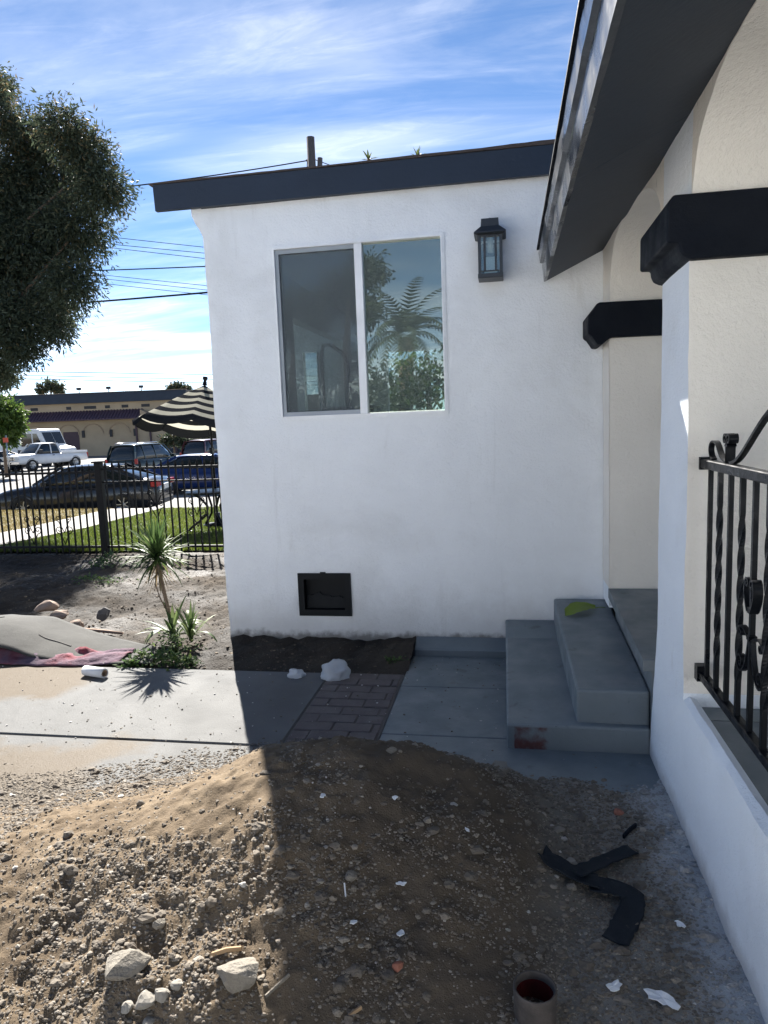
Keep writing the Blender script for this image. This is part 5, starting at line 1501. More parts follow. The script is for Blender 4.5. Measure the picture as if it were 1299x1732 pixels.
def sedan(loc, rz, name, label, P, win=None):
    body = [(-2.42, .34, .62, .62), (-2.38, .26, .86, .78), (-2.25, .22, 1.00, .86), (-1.9, .19, 1.035, .90), (-1.3, .18, 1.00, .915), (-.5, .17, .965, .915), (.5, .17, .945, .915), (1.0, .17, .95, .91), (1.45, .18, .90, .90), (1.95, .20, .83, .87), (2.25, .22, .74, .80), (2.40, .28, .60, .66)]
    cab = [(-2.0, .95, 1.03, .74), (-1.55, .93, 1.20, .76), (-1.05, .92, 1.38, .765), (-.5, .92, 1.455, .765), (.0, .92, 1.46, .765), (.35, .92, 1.405, .765), (.75, .92, 1.22, .76), (1.18, .90, .98, .74)]

    def ex(r):
        parts(r, [('door_handle', P, [(-.62, -.44, .905, .935, .80, .83), (.34, .52, .905, .935, .80, .83), (-.62, -.44, -.935, -.905, .80, .83), (.34, .52, -.935, -.905, .80, .83)]),
                  ('side_mirror', P, [(.66, .82, .84, 1.03, .93, 1.05), (.66, .82, -1.03, -.84, .93, 1.05)]), ('licence_plate', PLATE, [(-2.437, -2.415, -.26, .26, .70, .84)]),
                  ('grille', BLACKPL, [(2.36, 2.425, -.45, .45, .42, .60)]), ('bumper_trim', BLACKPL, [(-2.435, -2.36, -.60, .60, .28, .40)]), ('sill', BLACKPL, [(-1.0, 1.0, .87, .925, .17, .235), (-1.0, 1.0, -.925, -.87, .17, .235)])])
        for yy2 in (.918, -.918):
            mb = MB(); mb.tube([(-.02, yy2, .24), (-.03, yy2 * 1.0, .6), (-.05, yy2 * .995, .9)], 0.006, n=4); mb.tube([(.98, yy2, .30), (1.02, yy2, .6), (.95, yy2 * .99, .92)], 0.006, n=4); mb.tube([(-1.02, yy2, .55), (-.92, yy2, .8), (-.9, yy2 * .99, .95)], 0.006, n=4); mb.build('door_seam', BLACKPL, r)
    return vehicle(name, loc, rz, label, 'car', P, body, cab, (-1.12, .36, 1.462, .60, .02), [(1.42, .90), (-1.42, .90)],
                   [([(1.17, .735, .955), (.75, .69, 1.215), (.36, .62, 1.42)], .03), ([(-2.0, .73, .99), (-1.5, .69, 1.215), (-1.08, .62, 1.405)], .045), ([(-.06, .762, .93), (-.10, .70, 1.22), (-.14, .63, 1.425)], .022)],
                   [(2.14, 2.33, .48, .82, .62, .74)], [(-2.42, -2.22, .50, .865, .80, .95)], ex)


def suv(loc, rz, name, label, P, rack=True):
    body = [(-2.36, .40, .95, .84), (-2.32, .34, 1.06, .90), (-2.1, .30, 1.10, .93), (-1.0, .28, 1.09, .94), (.6, .28, 1.06, .94), (1.15, .28, 1.05, .93), (1.7, .30, 1.00, .91), (2.2, .32, .94, .86), (2.36, .38, .80, .74)]
    cab = [(-2.34, 1.04, 1.08, .80), (-2.24, 1.04, 1.45, .82), (-2.12, 1.04, 1.74, .80), (-1.6, 1.05, 1.80, .80), (-.2, 1.05, 1.81, .80), (.25, 1.04, 1.74, .80), (.62, 1.03, 1.45, .80), (1.02, 1.02, 1.08, .78)]

    def ex(r):
        parts(r, [('rear_bumper', BLACKPL, [(-2.46, -2.30, -.84, .84, .38, .58)]), ('licence_plate', PLATE, [(-2.385, -2.36, -.26, .26, .78, .92)]), ('side_mirror', P, [(.58, .76, .86, 1.10, 1.06, 1.22), (.58, .76, -1.10, -.86, 1.06, 1.22)]),
                  ('door_handle', CHROME, [(-.55, -.35, .935, .965, .95, .985), (.25, .45, .935, .965, .95, .985), (-.55, -.35, -.965, -.935, .95, .985), (.25, .45, -.965, -.935, .95, .985)])])
        if rack:
            for yy2 in (.62, -.62):
                mb = MB(); mb.tube([(-1.9, yy2, 1.80), (-1.8, yy2, 1.87), (-.2, yy2, 1.88), (-.05, yy2, 1.81)], .016, n=6); mb.build('roof_rail', CHROME, r)
    return vehicle(name, loc, rz, label, 'car', P, body, cab, (-2.14, .28, 1.815, .64, .03), [(1.45, .93), (-1.40, .93)],
                   [([(1.0, .78, 1.07), (.62, .735, 1.44), (.27, .66, 1.75)], .03), ([(-2.34, .79, 1.07), (-2.24, .755, 1.44), (-2.12, .66, 1.76)], .06), ([(-.55, .80, 1.06), (-.6, .74, 1.44), (-.62, .66, 1.77)], .03), ([(-1.5, .80, 1.06), (-1.55, .74, 1.44), (-1.57, .66, 1.77)], .03)],
                   [(2.22, 2.36, .50, .82, .76, .92)], [(-2.395, -2.28, .78, .915, .86, 1.12)], ex, wr=0.37)


BLACKP = paint('black_car_paint', (0.012, 0.014, 0.018), 0.18)
BLUEP = paint('deep_blue_car_paint', (0.012, 0.030, 0.115), 0.2)
sedan((-12.40, 18.75, -0.735), math.radians(191), 'sedan', 'black sedan parked along the street just beyond the iron fence', BLACKP)
sedan((-11.35, 25.3, -0.745), math.radians(12), 'sedan', 'dark blue sedan parked behind the black one, beside the house wall', BLUEP)
suv((-18.35, 33.6, -0.75), math.radians(84), 'parked_suv', 'dark green sport utility car with a roof rack seen from behind', paint('dark_green_car_paint', (0.018, 0.032, 0.032), 0.2))
suv((-17.75, 40.5, -0.75), math.radians(82), 'parked_suv', 'dark red sport utility car parked below the striped parasol', paint('maroon_car_paint', (0.075, 0.016, 0.020), 0.22), rack=False)
sedan((-36.0, 43.6, -0.75), math.radians(195), 'sedan', 'dark car at the far edge of the lot beside the white pickup', BLACKP)

WHITEP = paint('white_car_paint', (0.74, 0.75, 0.76), 0.25)


def pickup(loc, rz):
    body = [(-2.95, .52, .98, .86), (-2.90, .50, 1.10, .93), (-1.3, .46, 1.13, .97), (-.2, .44, 1.14, .97), (1.2, .44, 1.16, .97), (1.6, .46, 1.18, .965), (2.3, .48, 1.15, .95), (2.75, .50, 1.08, .92), (2.90, .55, .92, .88)]
    cab = [(-.62, 1.12, 1.16, .84), (-.52, 1.12, 1.72, .84), (-.40, 1.12, 1.86, .83), (.5, 1.13, 1.90, .83), (.85, 1.13, 1.86, .83), (1.15, 1.14, 1.55, .83), (1.50, 1.15, 1.18, .83)]

    def ex(r):
        parts(r, [('front_bumper', CHROME, [(2.86, 3.02, -.92, .92, .52, .70)]), ('grille', CHROME, [(2.86, 2.95, -.58, .58, .76, 1.04)]), ('bed_floor', BLACKPL, [(-2.82, -.72, -.80, .80, 1.135, 1.15)]),
                  ('side_mirror', BLACKPL, [(1.12, 1.30, .95, 1.22, 1.20, 1.46), (1.12, 1.30, -1.22, -.95, 1.20, 1.46)]), ('door_handle', BLACKPL, [(.02, .18, .965, 1.0, 1.0, 1.05), (.02, .18, -1.0, -.965, 1.0, 1.05)]),
                  ('bed_side', WHITEP, [(-2.90, -.70, .82, .955, 1.10, 1.24), (-2.90, -.70, -.955, -.82, 1.10, 1.24)]), ('tailgate', WHITEP, [(-2.93, -2.85, -.82, .82, 1.0, 1.24)]), ('grille_slot', BLACKPL, [(2.952, 2.962, -.52, .52, .93, 1.0), (2.952, 2.962, -.52, .52, .80, .87)])])
        for sg in (1, -1):
            mb = MB(); mb.tube([(3.04, .25 * sg, .55), (3.08, .25 * sg, 1.0), (3.03, .25 * sg, 1.10)], .022, n=6); mb.build('brush_guard', CHROME, r)
    vehicle('pickup_truck', loc, rz, 'white extended cab pickup truck with a chrome grille parked in the lot', 'pickup truck', WHITEP, body, cab, (-.50, .86, 1.905, .68, .03), [(1.85, .955), (-1.75, .955)],
            [([(1.48, .83, 1.17), (1.15, .79, 1.54), (.86, .69, 1.86)], .035), ([(-.60, .835, 1.15), (-.55, .78, 1.6), (-.45, .69, 1.86)], .08), ([(.18, .84, 1.15), (.17, .78, 1.6), (.16, .69, 1.88)], .04)],
            [(2.84, 2.945, .60, .90, .80, 1.04)], [(-2.975, -2.86, .74, .93, .72, 1.06)], ex, wr=0.41)


pickup((-33.1, 45.7, -0.75), math.radians(254))

# step van
van = empty('step_van', (0, 0, 0)); tag(van, 'tall white delivery step van behind the pickup truck', 'van')
mb = MB(); mb.prism([(-3.6, .55), (-3.6, 2.98), (1.75, 2.98), (2.05, 2.90), (2.62, 1.62), (3.50, 1.40), (3.58, 1.25), (3.58, .55)], 'y', -1.08, 1.08); mb.build('body', mat('white_van_panel', (0.66, 0.68, 0.69), rough=0.4), van, bevel=0.05)
sl = Vector((2.62 - 2.05, 0, 1.62 - 2.90)).normalized(); nr = Vector((-sl.z, 0, sl.x)) * (1 if -sl.z > 0 else -1)
mb = MB(); a = Vector((2.14, 0, 2.70)); b = Vector((2.56, 0, 1.76))
for (ya, yb2) in ((-.98, -.02), (.02, .98)):
    V = [Vector((p.x, yq, p.z)) + nr * d for d in (0.004, 0.014) for p, yq in ((a, ya), (a, yb2), (b, yb2), (b, ya))]
    mb.add(V, [(0, 1, 2, 3)[::-1], (4, 5, 6, 7), (0, 4, 5, 1), (1, 5, 6, 2), (2, 6, 7, 3), (3, 7, 4, 0)])
mb.build('windshield', GLASSDARK, van)
for sg in (1, -1):
    mb = MB(); y0_, y1_ = sorted((sg * 1.082, sg * 1.092)); mb.prism([(.1, 1.62), (.1, 2.62), (1.20, 2.62), (1.20, 1.62)], 'y', y0_, y1_); mb.build('side_door_opening', GLASSDARK, van)
    mb = MB(); mb.prism([(1.32, 1.66), (1.32, 2.62), (1.72, 2.62), (2.20, 1.66)], 'y', y0_, y1_); mb.build('side_window', GLASSDARK, van)
    mb = MB(); mb.box(1.9, 2.0, sg * 1.25 - .12, sg * 1.25 + .12, 1.75, 2.1); mb.build('side_mirror', BLACKPL, van)
    mb = MB(); mb.box(3.57, 3.61, sg * .78 - .16, sg * .78 + .16, .92, 1.16); mb.build('headlight', LAMPCLEAR, van)
    for xx in (-2.2, 2.35):
        mb = MB(); mb.lathe([(.24, .86), (.40, .86), (.44, .95), (.44, 1.05), (.40, 1.09), (.25, 1.09)], 22, (xx, 0, .44), axis='y')
        mb2 = MB(); mb2.lathe([(.25, 1.085), (.22, 1.05), (0, 1.05)], 16, (xx, 0, .44), axis='y'); ma = MB(); ma.lathe([(.54, .9), (.54, 1.084), (.47, 1.086), (.47, .9)], 22, (xx, 0, .44), axis='y')
        for q in (mb, mb2, ma):
            if sg < 0: q.v = [(p[0], -p[1], p[2]) for p in q.v]
        w = mb.build('wheel', TYRE, van, smooth=True); mb2.build('rim', RIM, w); ma.build('wheel_arch', BLACKPL, van)
mb = MB(); mb.box(3.575, 3.60, -.5, .5, .80, 1.12); mb.build('grille', BLACKPL, van)
mb = MB(); mb.box(3.55, 3.75, -1.05, 1.05, .48, .68, bev=0.02); mb.build('front_bumper', BLACKPL, van)
van.location = (-38.4, 51.3, -0.76); van.rotation_euler = (0, 0, math.radians(-8))

# ================================================================== BUILDING ACROSS THE LOT
bld = empty('commercial_building', (-62.5, 68.3, -0.8)); tag(bld, 'long tan stucco commercial building with blind arches and purple tiled awning', 'building')
TANW = mat('tan_facade_stucco', (0.42, 0.33, 0.22), scale=0.5, rough=0.9, bump=[(8, 0.01)])
TRIM_ = mat('tan_facade_trim', (0.36, 0.275, 0.19), rough=0.9)
PURP = mat('purple_glazed_tile', (0.075, 0.045, 0.065), scale=2, rough=0.6)
MANS = mat('dark_slate_mansard', (0.042, 0.050, 0.062), scale=1.5, rough=0.8, bump=[(6, 0.02)])
DOORP = mat('purple_brown_door', (0.065, 0.035, 0.045), rough=0.6)
BLW = 44.0
BMAT = Matrix.Translation((-62.5, 68.3, -0.85)) @ Matrix.Rotation(math.atan2(.17, .985), 4, 'Z')


def bpart(name, m_, fn, parent=None):
    mb = MB(); fn(mb); mb.v = [tuple(BMAT @ Vector(p)) for p in mb.v]; return mb.build(name, m_, parent or bld)


def U(px): return (px + 100) * 0.0662


bpart('wall', TANW, lambda m: m.box(0, BLW, 0, 14, -0.3, 5.95))
bpart('mansard_roof', MANS, lambda m: m.prism([(-0.55, 5.95), (0.1, 7.05), (14.2, 7.05), (14.2, 5.95)], 'x', -0.3, U(322)))
bpart('roof_coping', TRIM_, lambda m: m.box(-0.3, U(322), 0.02, 0.5, 7.052, 7.10))
bpart('awning_deck', PURP, lambda m: m.prism([(-1.5, 4.05), (-1.5, 4.10), (-0.02, 5.06), (-0.02, 4.05)], 'x', U(-90), U(250)))


def ribs(m):
    for i in range(int((U(250) - U(-90)) / 0.34)):
        xx = U(-90) + 0.1 + i * 0.34; m.prism([(-1.53, 4.07), (-1.53, 4.17), (-0.02, 5.15), (-0.02, 5.07)], 'x', xx, xx + 0.17)


tag(bpart('awning_tiles', PURP, ribs), kind='stuff')
for px in (-70, -25, 20, 63, 120, 161, 206):
    def arc(m, px=px):
        u = U(px); r = 1.18; pts = [(u - r, -0.04, 0.2), (u - r, -0.04, 2.5)] + [(u - r * math.cos(a), -0.04, 2.5 + r * 0.95 * math.sin(a)) for a in [math.pi * i / 14 for i in range(1, 14)]] + [(u + r, -0.04, 2.5), (u + r, -0.04, 0.2)]
        m.tube(pts[1:-1], 0, flat=(0.07, 0.05), up=(0, 1, 0))
    bpart('arch_moulding', TRIM_, arc)
for (pa, pb, zt) in ((111, 137, 2.85), (28, 45, 2.6)):
    bpart('door', DOORP, lambda m, a=pa, b=pb, z=zt: m.box(U(a), U(b), -0.06, 0.05, 0, z))
for px in (145, 192, 232):
    bpart('wall_sconce', BLACKPL, lambda m, p=px: m.box(U(p) - 0.14, U(p) + 0.14, -0.16, -0.01, 2.15, 2.95))
for (a, b) in ((150, 170), (185, 193), (213, 224), (246, 260), (120, 128), (60, 72)):
    w = bpart('window', BLACKPL, lambda m, a=a, b=b: m.box(U(a), U(b), -0.04, 0.03, 5.30, 5.62))
for px in (235, 258, 300, 345):
    bpart('downpipe', DOORP, lambda m, p=px: m.box(U(p) - 0.09, U(p) + 0.09, -0.20, -0.02, 0, 4.0))
bpart('canopy_end', TRIM_, lambda m: m.prism([(U(250) + .02, 4.05), (U(250) + .02, 5.0), (U(278), 4.05)], 'y', -1.45, -0.03))
bpart('annex_door', MANS, lambda m: m.box(U(285), U(312), -0.05, 0.03, 0, 3.3))
for px in (140, 190, 245):
    def fl(m, p=px):
        u = U(p); m.tube([(u, 0.6, 7.1), (u, 0.6, 7.45)], 0.05, n=6); m.box(u - .22, u + .22, 0.40, 0.70, 7.42, 7.70)
    bpart('floodlight', BLACKPL, fl)


def aerial(m):
    for p in (203, 210):
        u = U(p); m.tube([(u - .15, 3, 7.1), (u - .15, 3, 7.95), (u + .15, 3, 7.95), (u + .15, 3, 7.1)], 0.025, n=4)


bpart('roof_aerial', RIM, aerial)

# small red sign on a pole at the lot edge
sg = empty('street_sign', (-27.64, 34.9, -0.75)); tag(sg, 'small orange red street sign on a pole by the round street tree', 'sign')
mb = MB(); mb.tube([(-27.64, 34.9, -0.76), (-27.64, 34.9, 1.75)], 0.035, n=8); mb.build('pole', RIM, sg)
mb = MB(); mb.box(-27.80, -27.48, 34.84, 34.865, 1.36, 1.62); mb.build('sign_plate', mat('orange_red_sign', (0.55, 0.075, 0.03), rough=0.5), sg)

# ================================================================== PARASOL AND TABLE
UX, UY = -5.58, 12.6
par = empty('patio_umbrella', (UX, UY, -0.25)); tag(par, 'tilted black and cream striped patio umbrella behind the fence', 'parasol')
CREAM = leaf_mat('cream_canvas', (0.38, 0.36, 0.30), (0.41, 0.39, 0.33), (0.44, 0.42, 0.36), 0.40, 0.95, 0.0)
INK = leaf_mat('black_canvas', (0.016, 0.017, 0.020), (0.020, 0.021, 0.024), (0.026, 0.026, 0.030), 0.10, 0.95, 0.0)
TM = Matrix.Translation((UX - 0.06, UY, 2.45)) @ Matrix.Rotation(math.radians(-9), 4, 'X') @ Matrix.Rotation(math.radians(5), 4, 'Y')
nrib, nring = 8, 11; Rm = 1.27; V = []; rings = []
for i in range(nring + 1):
    t = i / nring; row = []
    for q in range(nrib * 6):
        a = 2 * math.pi * q / (nrib * 6) + 0.30; fr = (q % 6) / 6; sag = 4 * fr * (1 - fr)
        r_ = Rm * t * (1 - 0.045 * sag); z = -0.78 * t ** 1.08 - 0.06 * sag * t
        row.append(TM @ Vector((r_ * math.cos(a), r_ * math.sin(a), z)))
    rings.append(row)
val = [Vector(p) for p in rings[-1]]
for q, p in enumerate(val):
    fr = (q % 6) / 6; val[q] = p + Vector((0, 0, -0.055 - 0.03 * 4 * fr * (1 - fr)))
rings.append(val)
me = bpy.data.meshes.new('canopy'); k = nrib * 6; off = root_loc(par)
VV = [tuple(p - off) for row in rings for p in row]; FF = []; MI = []
for i in range(len(rings) - 1):
    for q in range(k):
        FF.append((i * k + q, i * k + (q + 1) % k, (i + 1) * k + (q + 1) % k, (i + 1) * k + q)); MI.append(1 if (i % 2 == 1 and i < len(rings) - 2) else 0)
me.from_pydata(VV, [], FF); me.materials.append(INK); me.materials.append(CREAM); me.polygons.foreach_set('material_index', MI); me.update(); me.shade_smooth()
at_ = me.attributes.new('tint', 'FLOAT', 'POINT'); at_.data.foreach_set('value', [0.5] * len(VV))
o = bpy.data.objects.new('canopy', me); COL.objects.link(o); o.parent = par
for q in range(nrib):
    a = 2 * math.pi * q / nrib + 0.30; mb = MB()
    mb.tube([TM @ Vector((0.03 * math.cos(a), 0.03 * math.sin(a), -0.05)), TM @ Vector((Rm * .5 * math.cos(a), Rm * .5 * math.sin(a), -0.78 * .5 ** 1.08 - 0.02)), TM @ Vector((Rm * .99 * math.cos(a), Rm * .99 * math.sin(a), -0.78 - 0.01))], 0.008, n=5); mb.build('rib', BLACKMETAL, par)
ptop = TM @ Vector((0, 0, -0.02)); mb = MB(); mb.tube([(UX + 0.02, UY, -0.26), (UX, UY, 1.55), ptop], 0.021, n=10); mb.build('pole', BLACKMETAL, par)
mb = MB(); mb.box(UX - .03, UX + .03, UY - .06, UY + .03, 1.15, 1.27); mb.build('crank_housing', BLACKMETAL, par)
mb = MB(); mb.lathe([(0.05, 0.0), (0.035, 0.04), (0.03, 0.09), (0.05, 0.12), (0.045, 0.16), (0, 0.17)], 10); mb.v = [tuple(TM @ Vector(p)) for p in mb.v]; mb.build('finial', BLACKMETAL, par)
mb = MB(); mb.lathe([(0.28, -0.262), (0.28, -0.20), (0.06, -0.17), (0.05, 0.02), (0.0, 0.02)], 20, (UX + .02, UY, 0)); mb.build('base', BLACKMETAL, par)

tb = empty('patio_table', (-5.42, 12.15, -0.25)); tag(tb, 'black iron patio table with curled legs under the striped umbrella', 'table')
mb = MB(); mb.lathe([(0, .455), (.50, .455), (.52, .465), (.52, .48), (.50, .488), (0, .488)], 28, (-5.42, 12.15, 0)); mb.build('tabletop', BLACKMETAL, tb)
for k in range(4):
    a = math.pi / 4 + k * math.pi / 2; ca, sa = math.cos(a), math.sin(a); mb = MB()
    pts = [(.38, .455), (.24, .36), (.12, .20), (.14, .06), (.30, -.06), (.46, -.16), (.53, -.235), (.50, -.25), (.45, -.225)]
    mb.tube([(-5.42 + ca * r_, 12.15 + sa * r_, z) for r_, z in pts], 0.022, n=6); mb.build('leg', BLACKMETAL, tb)

# ================================================================== TREES AND PLANTS
def foliage(name, blobs, leaf, material, parent, seed, per=1.0, droop=0.3, asp=0.27, shell=0.45, tint_fn=None):
    """Leaves spread through overlapping clumps; blobs: (x,y,z, rx,ry,rz, count)."""
    rg = np.random.RandomState(seed); VV = []; TT = []
    for (x, y, z, rx, ry, rz, n) in blobs:
        n = int(n * per); d = rg.normal(size=(n, 3)); d /= np.linalg.norm(d, axis=1)[:, None]
        r = (shell + (1 - shell) * rg.rand(n)) ** 0.7
        lump = 1 + 0.22 * np.sin(d[:, 0] * 5.1 + seed) * np.cos(d[:, 1] * 4.3 + x) + 0.18 * np.sin(d[:, 2] * 6.7 + y) + rg.normal(0, 0.06, n)
        P = np.stack([x + d[:, 0] * rx * r * lump, y + d[:, 1] * ry * r * lump, z + d[:, 2] * rz * r * lump], 1)
        # twigs: leaves gather in sprays
        g = rg.randint(0, max(1, n // 9), n); cent = P[rg.randint(0, n, max(1, n // 9))]
        P = 0.42 * P + 0.58 * (cent[g] + rg.normal(0, 0.75 * leaf, (n, 3)))
        out = P - np.array([x, y, z]); out /= np.linalg.norm(out, axis=1)[:, None] + 1e-6
        ax = out * 0.7 + rg.normal(0, 0.6, (n, 3)); ax[:, 2] -= droop; ax /= np.linalg.norm(ax, axis=1)[:, None]
        sd = np.cross(ax, rg.normal(size=(n, 3))); sd /= np.linalg.norm(sd, axis=1)[:, None] + 1e-6
        l = leaf * rg.uniform(.65, 1.3, n)[:, None]; w = l * asp
        VV.append(np.stack([P, P + ax * l * .45 + sd * w * .5, P + ax * l, P + ax * l * .45 - sd * w * .5], 1))
        t = np.clip(rg.normal(.42, .2, n), 0, 1)
        if tint_fn is not None: t = tint_fn(P, t, rg)
        TT.append(np.repeat(t, 4))
    V = np.concatenate(VV).reshape(-1, 3); return np_mesh(name, V, np.arange(len(V)).reshape(-1, 4), material, parent, False, np.concatenate(TT))


# big evergreen hanging over the yard
bt = empty('large_tree', (-13.2, 14.4, -0.25)); tag(bt, 'large dark evergreen tree with drooping leaves over the fence', 'tree')
px2 = [(-30, 150, 62), (2, 150, 36), (4, 200, 44), (45, 235, 62), (108, 218, 62), (150, 262, 62), (95, 300, 100), (175, 320, 66), (20, 330, 110), (130, 390, 86), (60, 420, 100), (-10, 450, 110), (120, 480, 66),
       (75, 520, 78), (20, 540, 84), (100, 555, 44), (40, 590, 46), (0, 615, 50), (-20, 640, 40), (12, 640, 24), (-60, 300, 130), (-90, 430, 150), (-60, 560, 100), (-120, 240, 130), (-190, 380, 150), (-170, 520, 120)]
Rm_ = Matrix(((0, 0, 0), (0, 0, 0), (0, 0, 0)))
cam_m = SC.camera.matrix_world.to_3x3()
blobs = []; rgt = random.Random(8)
TREE_PLANE = 14.4


def plant_pt(px, py, plane):
    d = cam_m @ Vector(((px - 649.5) / FOC, -(py - 866) / FOC, -1.0)); t = (plane - CAM_POS[1]) / d.y
    return Vector(CAM_POS) + d * t, t


tree_clumps = []
for (a, b, r) in px2:
    p, t = plant_pt(a, b, TREE_PLANE + rgt.uniform(-0.9, 0.9)); rr = r * t / FOC; tree_clumps.append((p, rr))
    blobs.append((p.x, p.y, p.z, rr, rr * 1.05, rr * 0.95, 2300 * (rr / 0.9) ** 2))
BIGLEAF = leaf_mat('evergreen_leaf', (0.030, 0.044, 0.032), (0.066, 0.085, 0.052), (0.24, 0.16, 0.075), 0.38, 0.6, 0.3)


def big_tint(P, t, rg):
    k = np.clip((P[:, 2] - 6.2) / 2.0, 0, 1) * (rg.rand(len(t)) < 0.45); return np.clip(t * 0.8 + 0.5 * k * rg.rand(len(t)), 0, 1)  # brown top leaves, with golden rim light painted into the tint


foliage('crown', blobs, 0.118, BIGLEAF, bt, 21, 1.9, 0.45, 0.27, 0.25, big_tint)
mb = MB(); tr = [(-13.2, 14.4, -0.3), (-13.15, 14.4, 0.8), (-13.0, 14.35, 1.9), (-12.6, 14.3, 3.2), (-12.0, 14.3, 4.4), (-11.4, 14.3, 6.0)]
mb.tube(tr, [0.30, 0.24, 0.22, 0.19, 0.14, 0.08], n=12); mb.build('trunk', BARK, bt)
for (p, rr) in tree_clumps[1:20:2]:
    s_ = Vector(tr[rgt.choice([2, 3, 4])]); p = s_.lerp(p, 0.8); mid = s_.lerp(p, 0.55) + Vector((0, 0, 0.35)); mb = MB(); mb.tube([s_, mid, p], [0.09, 0.05, 0.02], n=7); mb.build('limb', BARK, bt)

LIMELEAF = leaf_mat('street_tree_leaf', (0.040, 0.075, 0.018), (0.090, 0.150, 0.030), (0.19, 0.25, 0.055), 0.40, 0.45)
stt = empty('street_tree', (-29.9, 37.5, -0.75)); tag(stt, 'small round light green street tree beside the white van', 'tree')
bl = []
for (a, b, r) in ((2, 690, 30), (22, 702, 26), (10, 722, 30), (30, 722, 18), (-14, 705, 30), (-30, 690, 30), (20, 742, 14)):
    p, t = plant_pt(a, b, 37.5); rr = r * t / FOC; bl.append((p.x, p.y, p.z, rr, rr, rr, 900 * rr * rr + 150))
foliage('crown', bl, 0.26, LIMELEAF, stt, 22, 1.0, 0.3, 0.45, 0.3)
p, t = plant_pt(5, 745, 37.5); mb = MB(); mb.tube([(p.x, p.y, -0.8), (p.x + .02, p.y, 0.4), (p.x, p.y, 2.4)], [0.11, 0.09, 0.05], n=8); mb.build('trunk', BARK, stt)
for (spec, lab, sd) in ((((85, 652, 12), (70, 658, 9), (100, 658, 9)), 'distant treetop left of the roof floodlights', 31), (((303, 656, 8), (291, 659, 6), (314, 659, 6)), 'distant treetop beside the parasol top', 32)):
    ftr = empty('distant_tree', (*plant_pt(spec[0][0], 770, 93)[0].xy, -0.8)); tag(ftr, lab, 'tree'); bl = []
    for (a, b, r) in spec:
        p, t = plant_pt(a, b, 93); rr = r * t / FOC; bl.append((p.x, p.y, p.z, rr, rr, rr, 420))
    foliage('crown', bl, 0.5, BIGLEAF, ftr, sd, 1.0, 0.2, 0.5, 0.2); mb = MB(); mb.tube([(bl[0][0], 93, -0.8), (bl[0][0], 93, bl[0][2])], [0.25, 0.12], n=7); mb.build('trunk', BARK, ftr)
hedge = empty('street_shrub', (-26.0, 60.0, -0.75)); tag(hedge, 'dark rounded shrub showing below the parasol edge', 'shrub'); bl = []
for (a, b, r) in ((293, 740, 18), (310, 745, 14), (280, 748, 12), (350, 735, 14)):
    p, t = plant_pt(a, b, 60); rr = r * t / FOC; bl.append((p.x, p.y, p.z, rr, rr, rr, 500))
foliage('foliage', bl, 0.3, BIGLEAF, hedge, 33, 1.0, 0.2, 0.5, 0.2)
mb = MB(); mb.tube([(bl[0][0], 60, -0.8), (bl[0][0], 60, bl[0][2])], [0.12, 0.06], n=6); mb.build('trunk', BARK, hedge)

# tall thin plants behind the house, only their crowns show above the roof
PAPAYA = leaf_mat('papaya_leaf', (0.040, 0.060, 0.018), (0.085, 0.105, 0.035), (0.14, 0.15, 0.06), 0.35, 0.5)
for (a, b, lab, sd) in ((623, 268, 'feathery plant top peeking over the roof nearest the pole', 1), (706, 264, 'feathery plant top peeking over the roof farther from the pole', 2)):
    p, t = plant_pt(a, b - 6, 10.6); r_ = empty('papaya_plant', (p.x, p.y, 0)); tag(r_, lab, 'plant', None)
    mb = MB(); mb.tube([(p.x + .1, p.y, -0.1), (p.x + .05, p.y, 2.5), (p.x, p.y, p.z - 0.05)], [0.06, 0.045, 0.022], n=7); mb.build('stem', BARK, r_)
    mb = MB(); rg = random.Random(sd)
    for i in range(13):
        V, Fc = strap_leaf(rg, (p.x, p.y, p.z - 0.07), i * 2.4, math.radians(rg.uniform(5, 75)), rg.uniform(.10, .17), 0.035, 0.5); mb.add(V, Fc, True, rg.random())
    mb.build('leaf_crown', PAPAYA, r_, tint=True, recalc=False)

# ================================================================== POLE AND WIRES
WOODPOLE = mat('weathered_pole', (0.095, 0.085, 0.080), scale=6, rough=0.95, bump=[(12, 0.01)])
up = empty('utility_pole', (-5.31, 20, -0.75)); tag(up, 'weathered wooden utility pole rising behind the roof', 'utility pole')
mb = MB(); mb.tube([(-5.30, 20, -0.8), (-5.31, 20, 9.60)], [0.15, 0.115], n=12); mb.build('pole', WOODPOLE, up)
mb = MB(); mb.tube([(-5.22, 20.05, 7.2), (-5.075, 20.05, 9.05)], 0.075, n=10); mb.build('brace_stub', WOODPOLE, up)
mb = MB(); mb.tube([(-5.46, 19.98, 9.0), (-5.20, 19.98, 9.0)], 0.03, n=6); mb.build('bracket', WOODPOLE, up)
CABLE = mat('black_cable', (0.020, 0.022, 0.026), rough=0.95, spec=0.0)


def wire(name, a, b, r, sag, label, ext_l=1.5, ext_r=1.0):
    a = Vector(a); b = Vector(b); d = b - a; A = a - d * ext_l; B = b + d * ext_r
    mb = MB(); mb.tube(catenary(A, B, sag, 20), r, n=5); tag(mb.build(name, CABLE), label, 'cable', 'overhead wires')


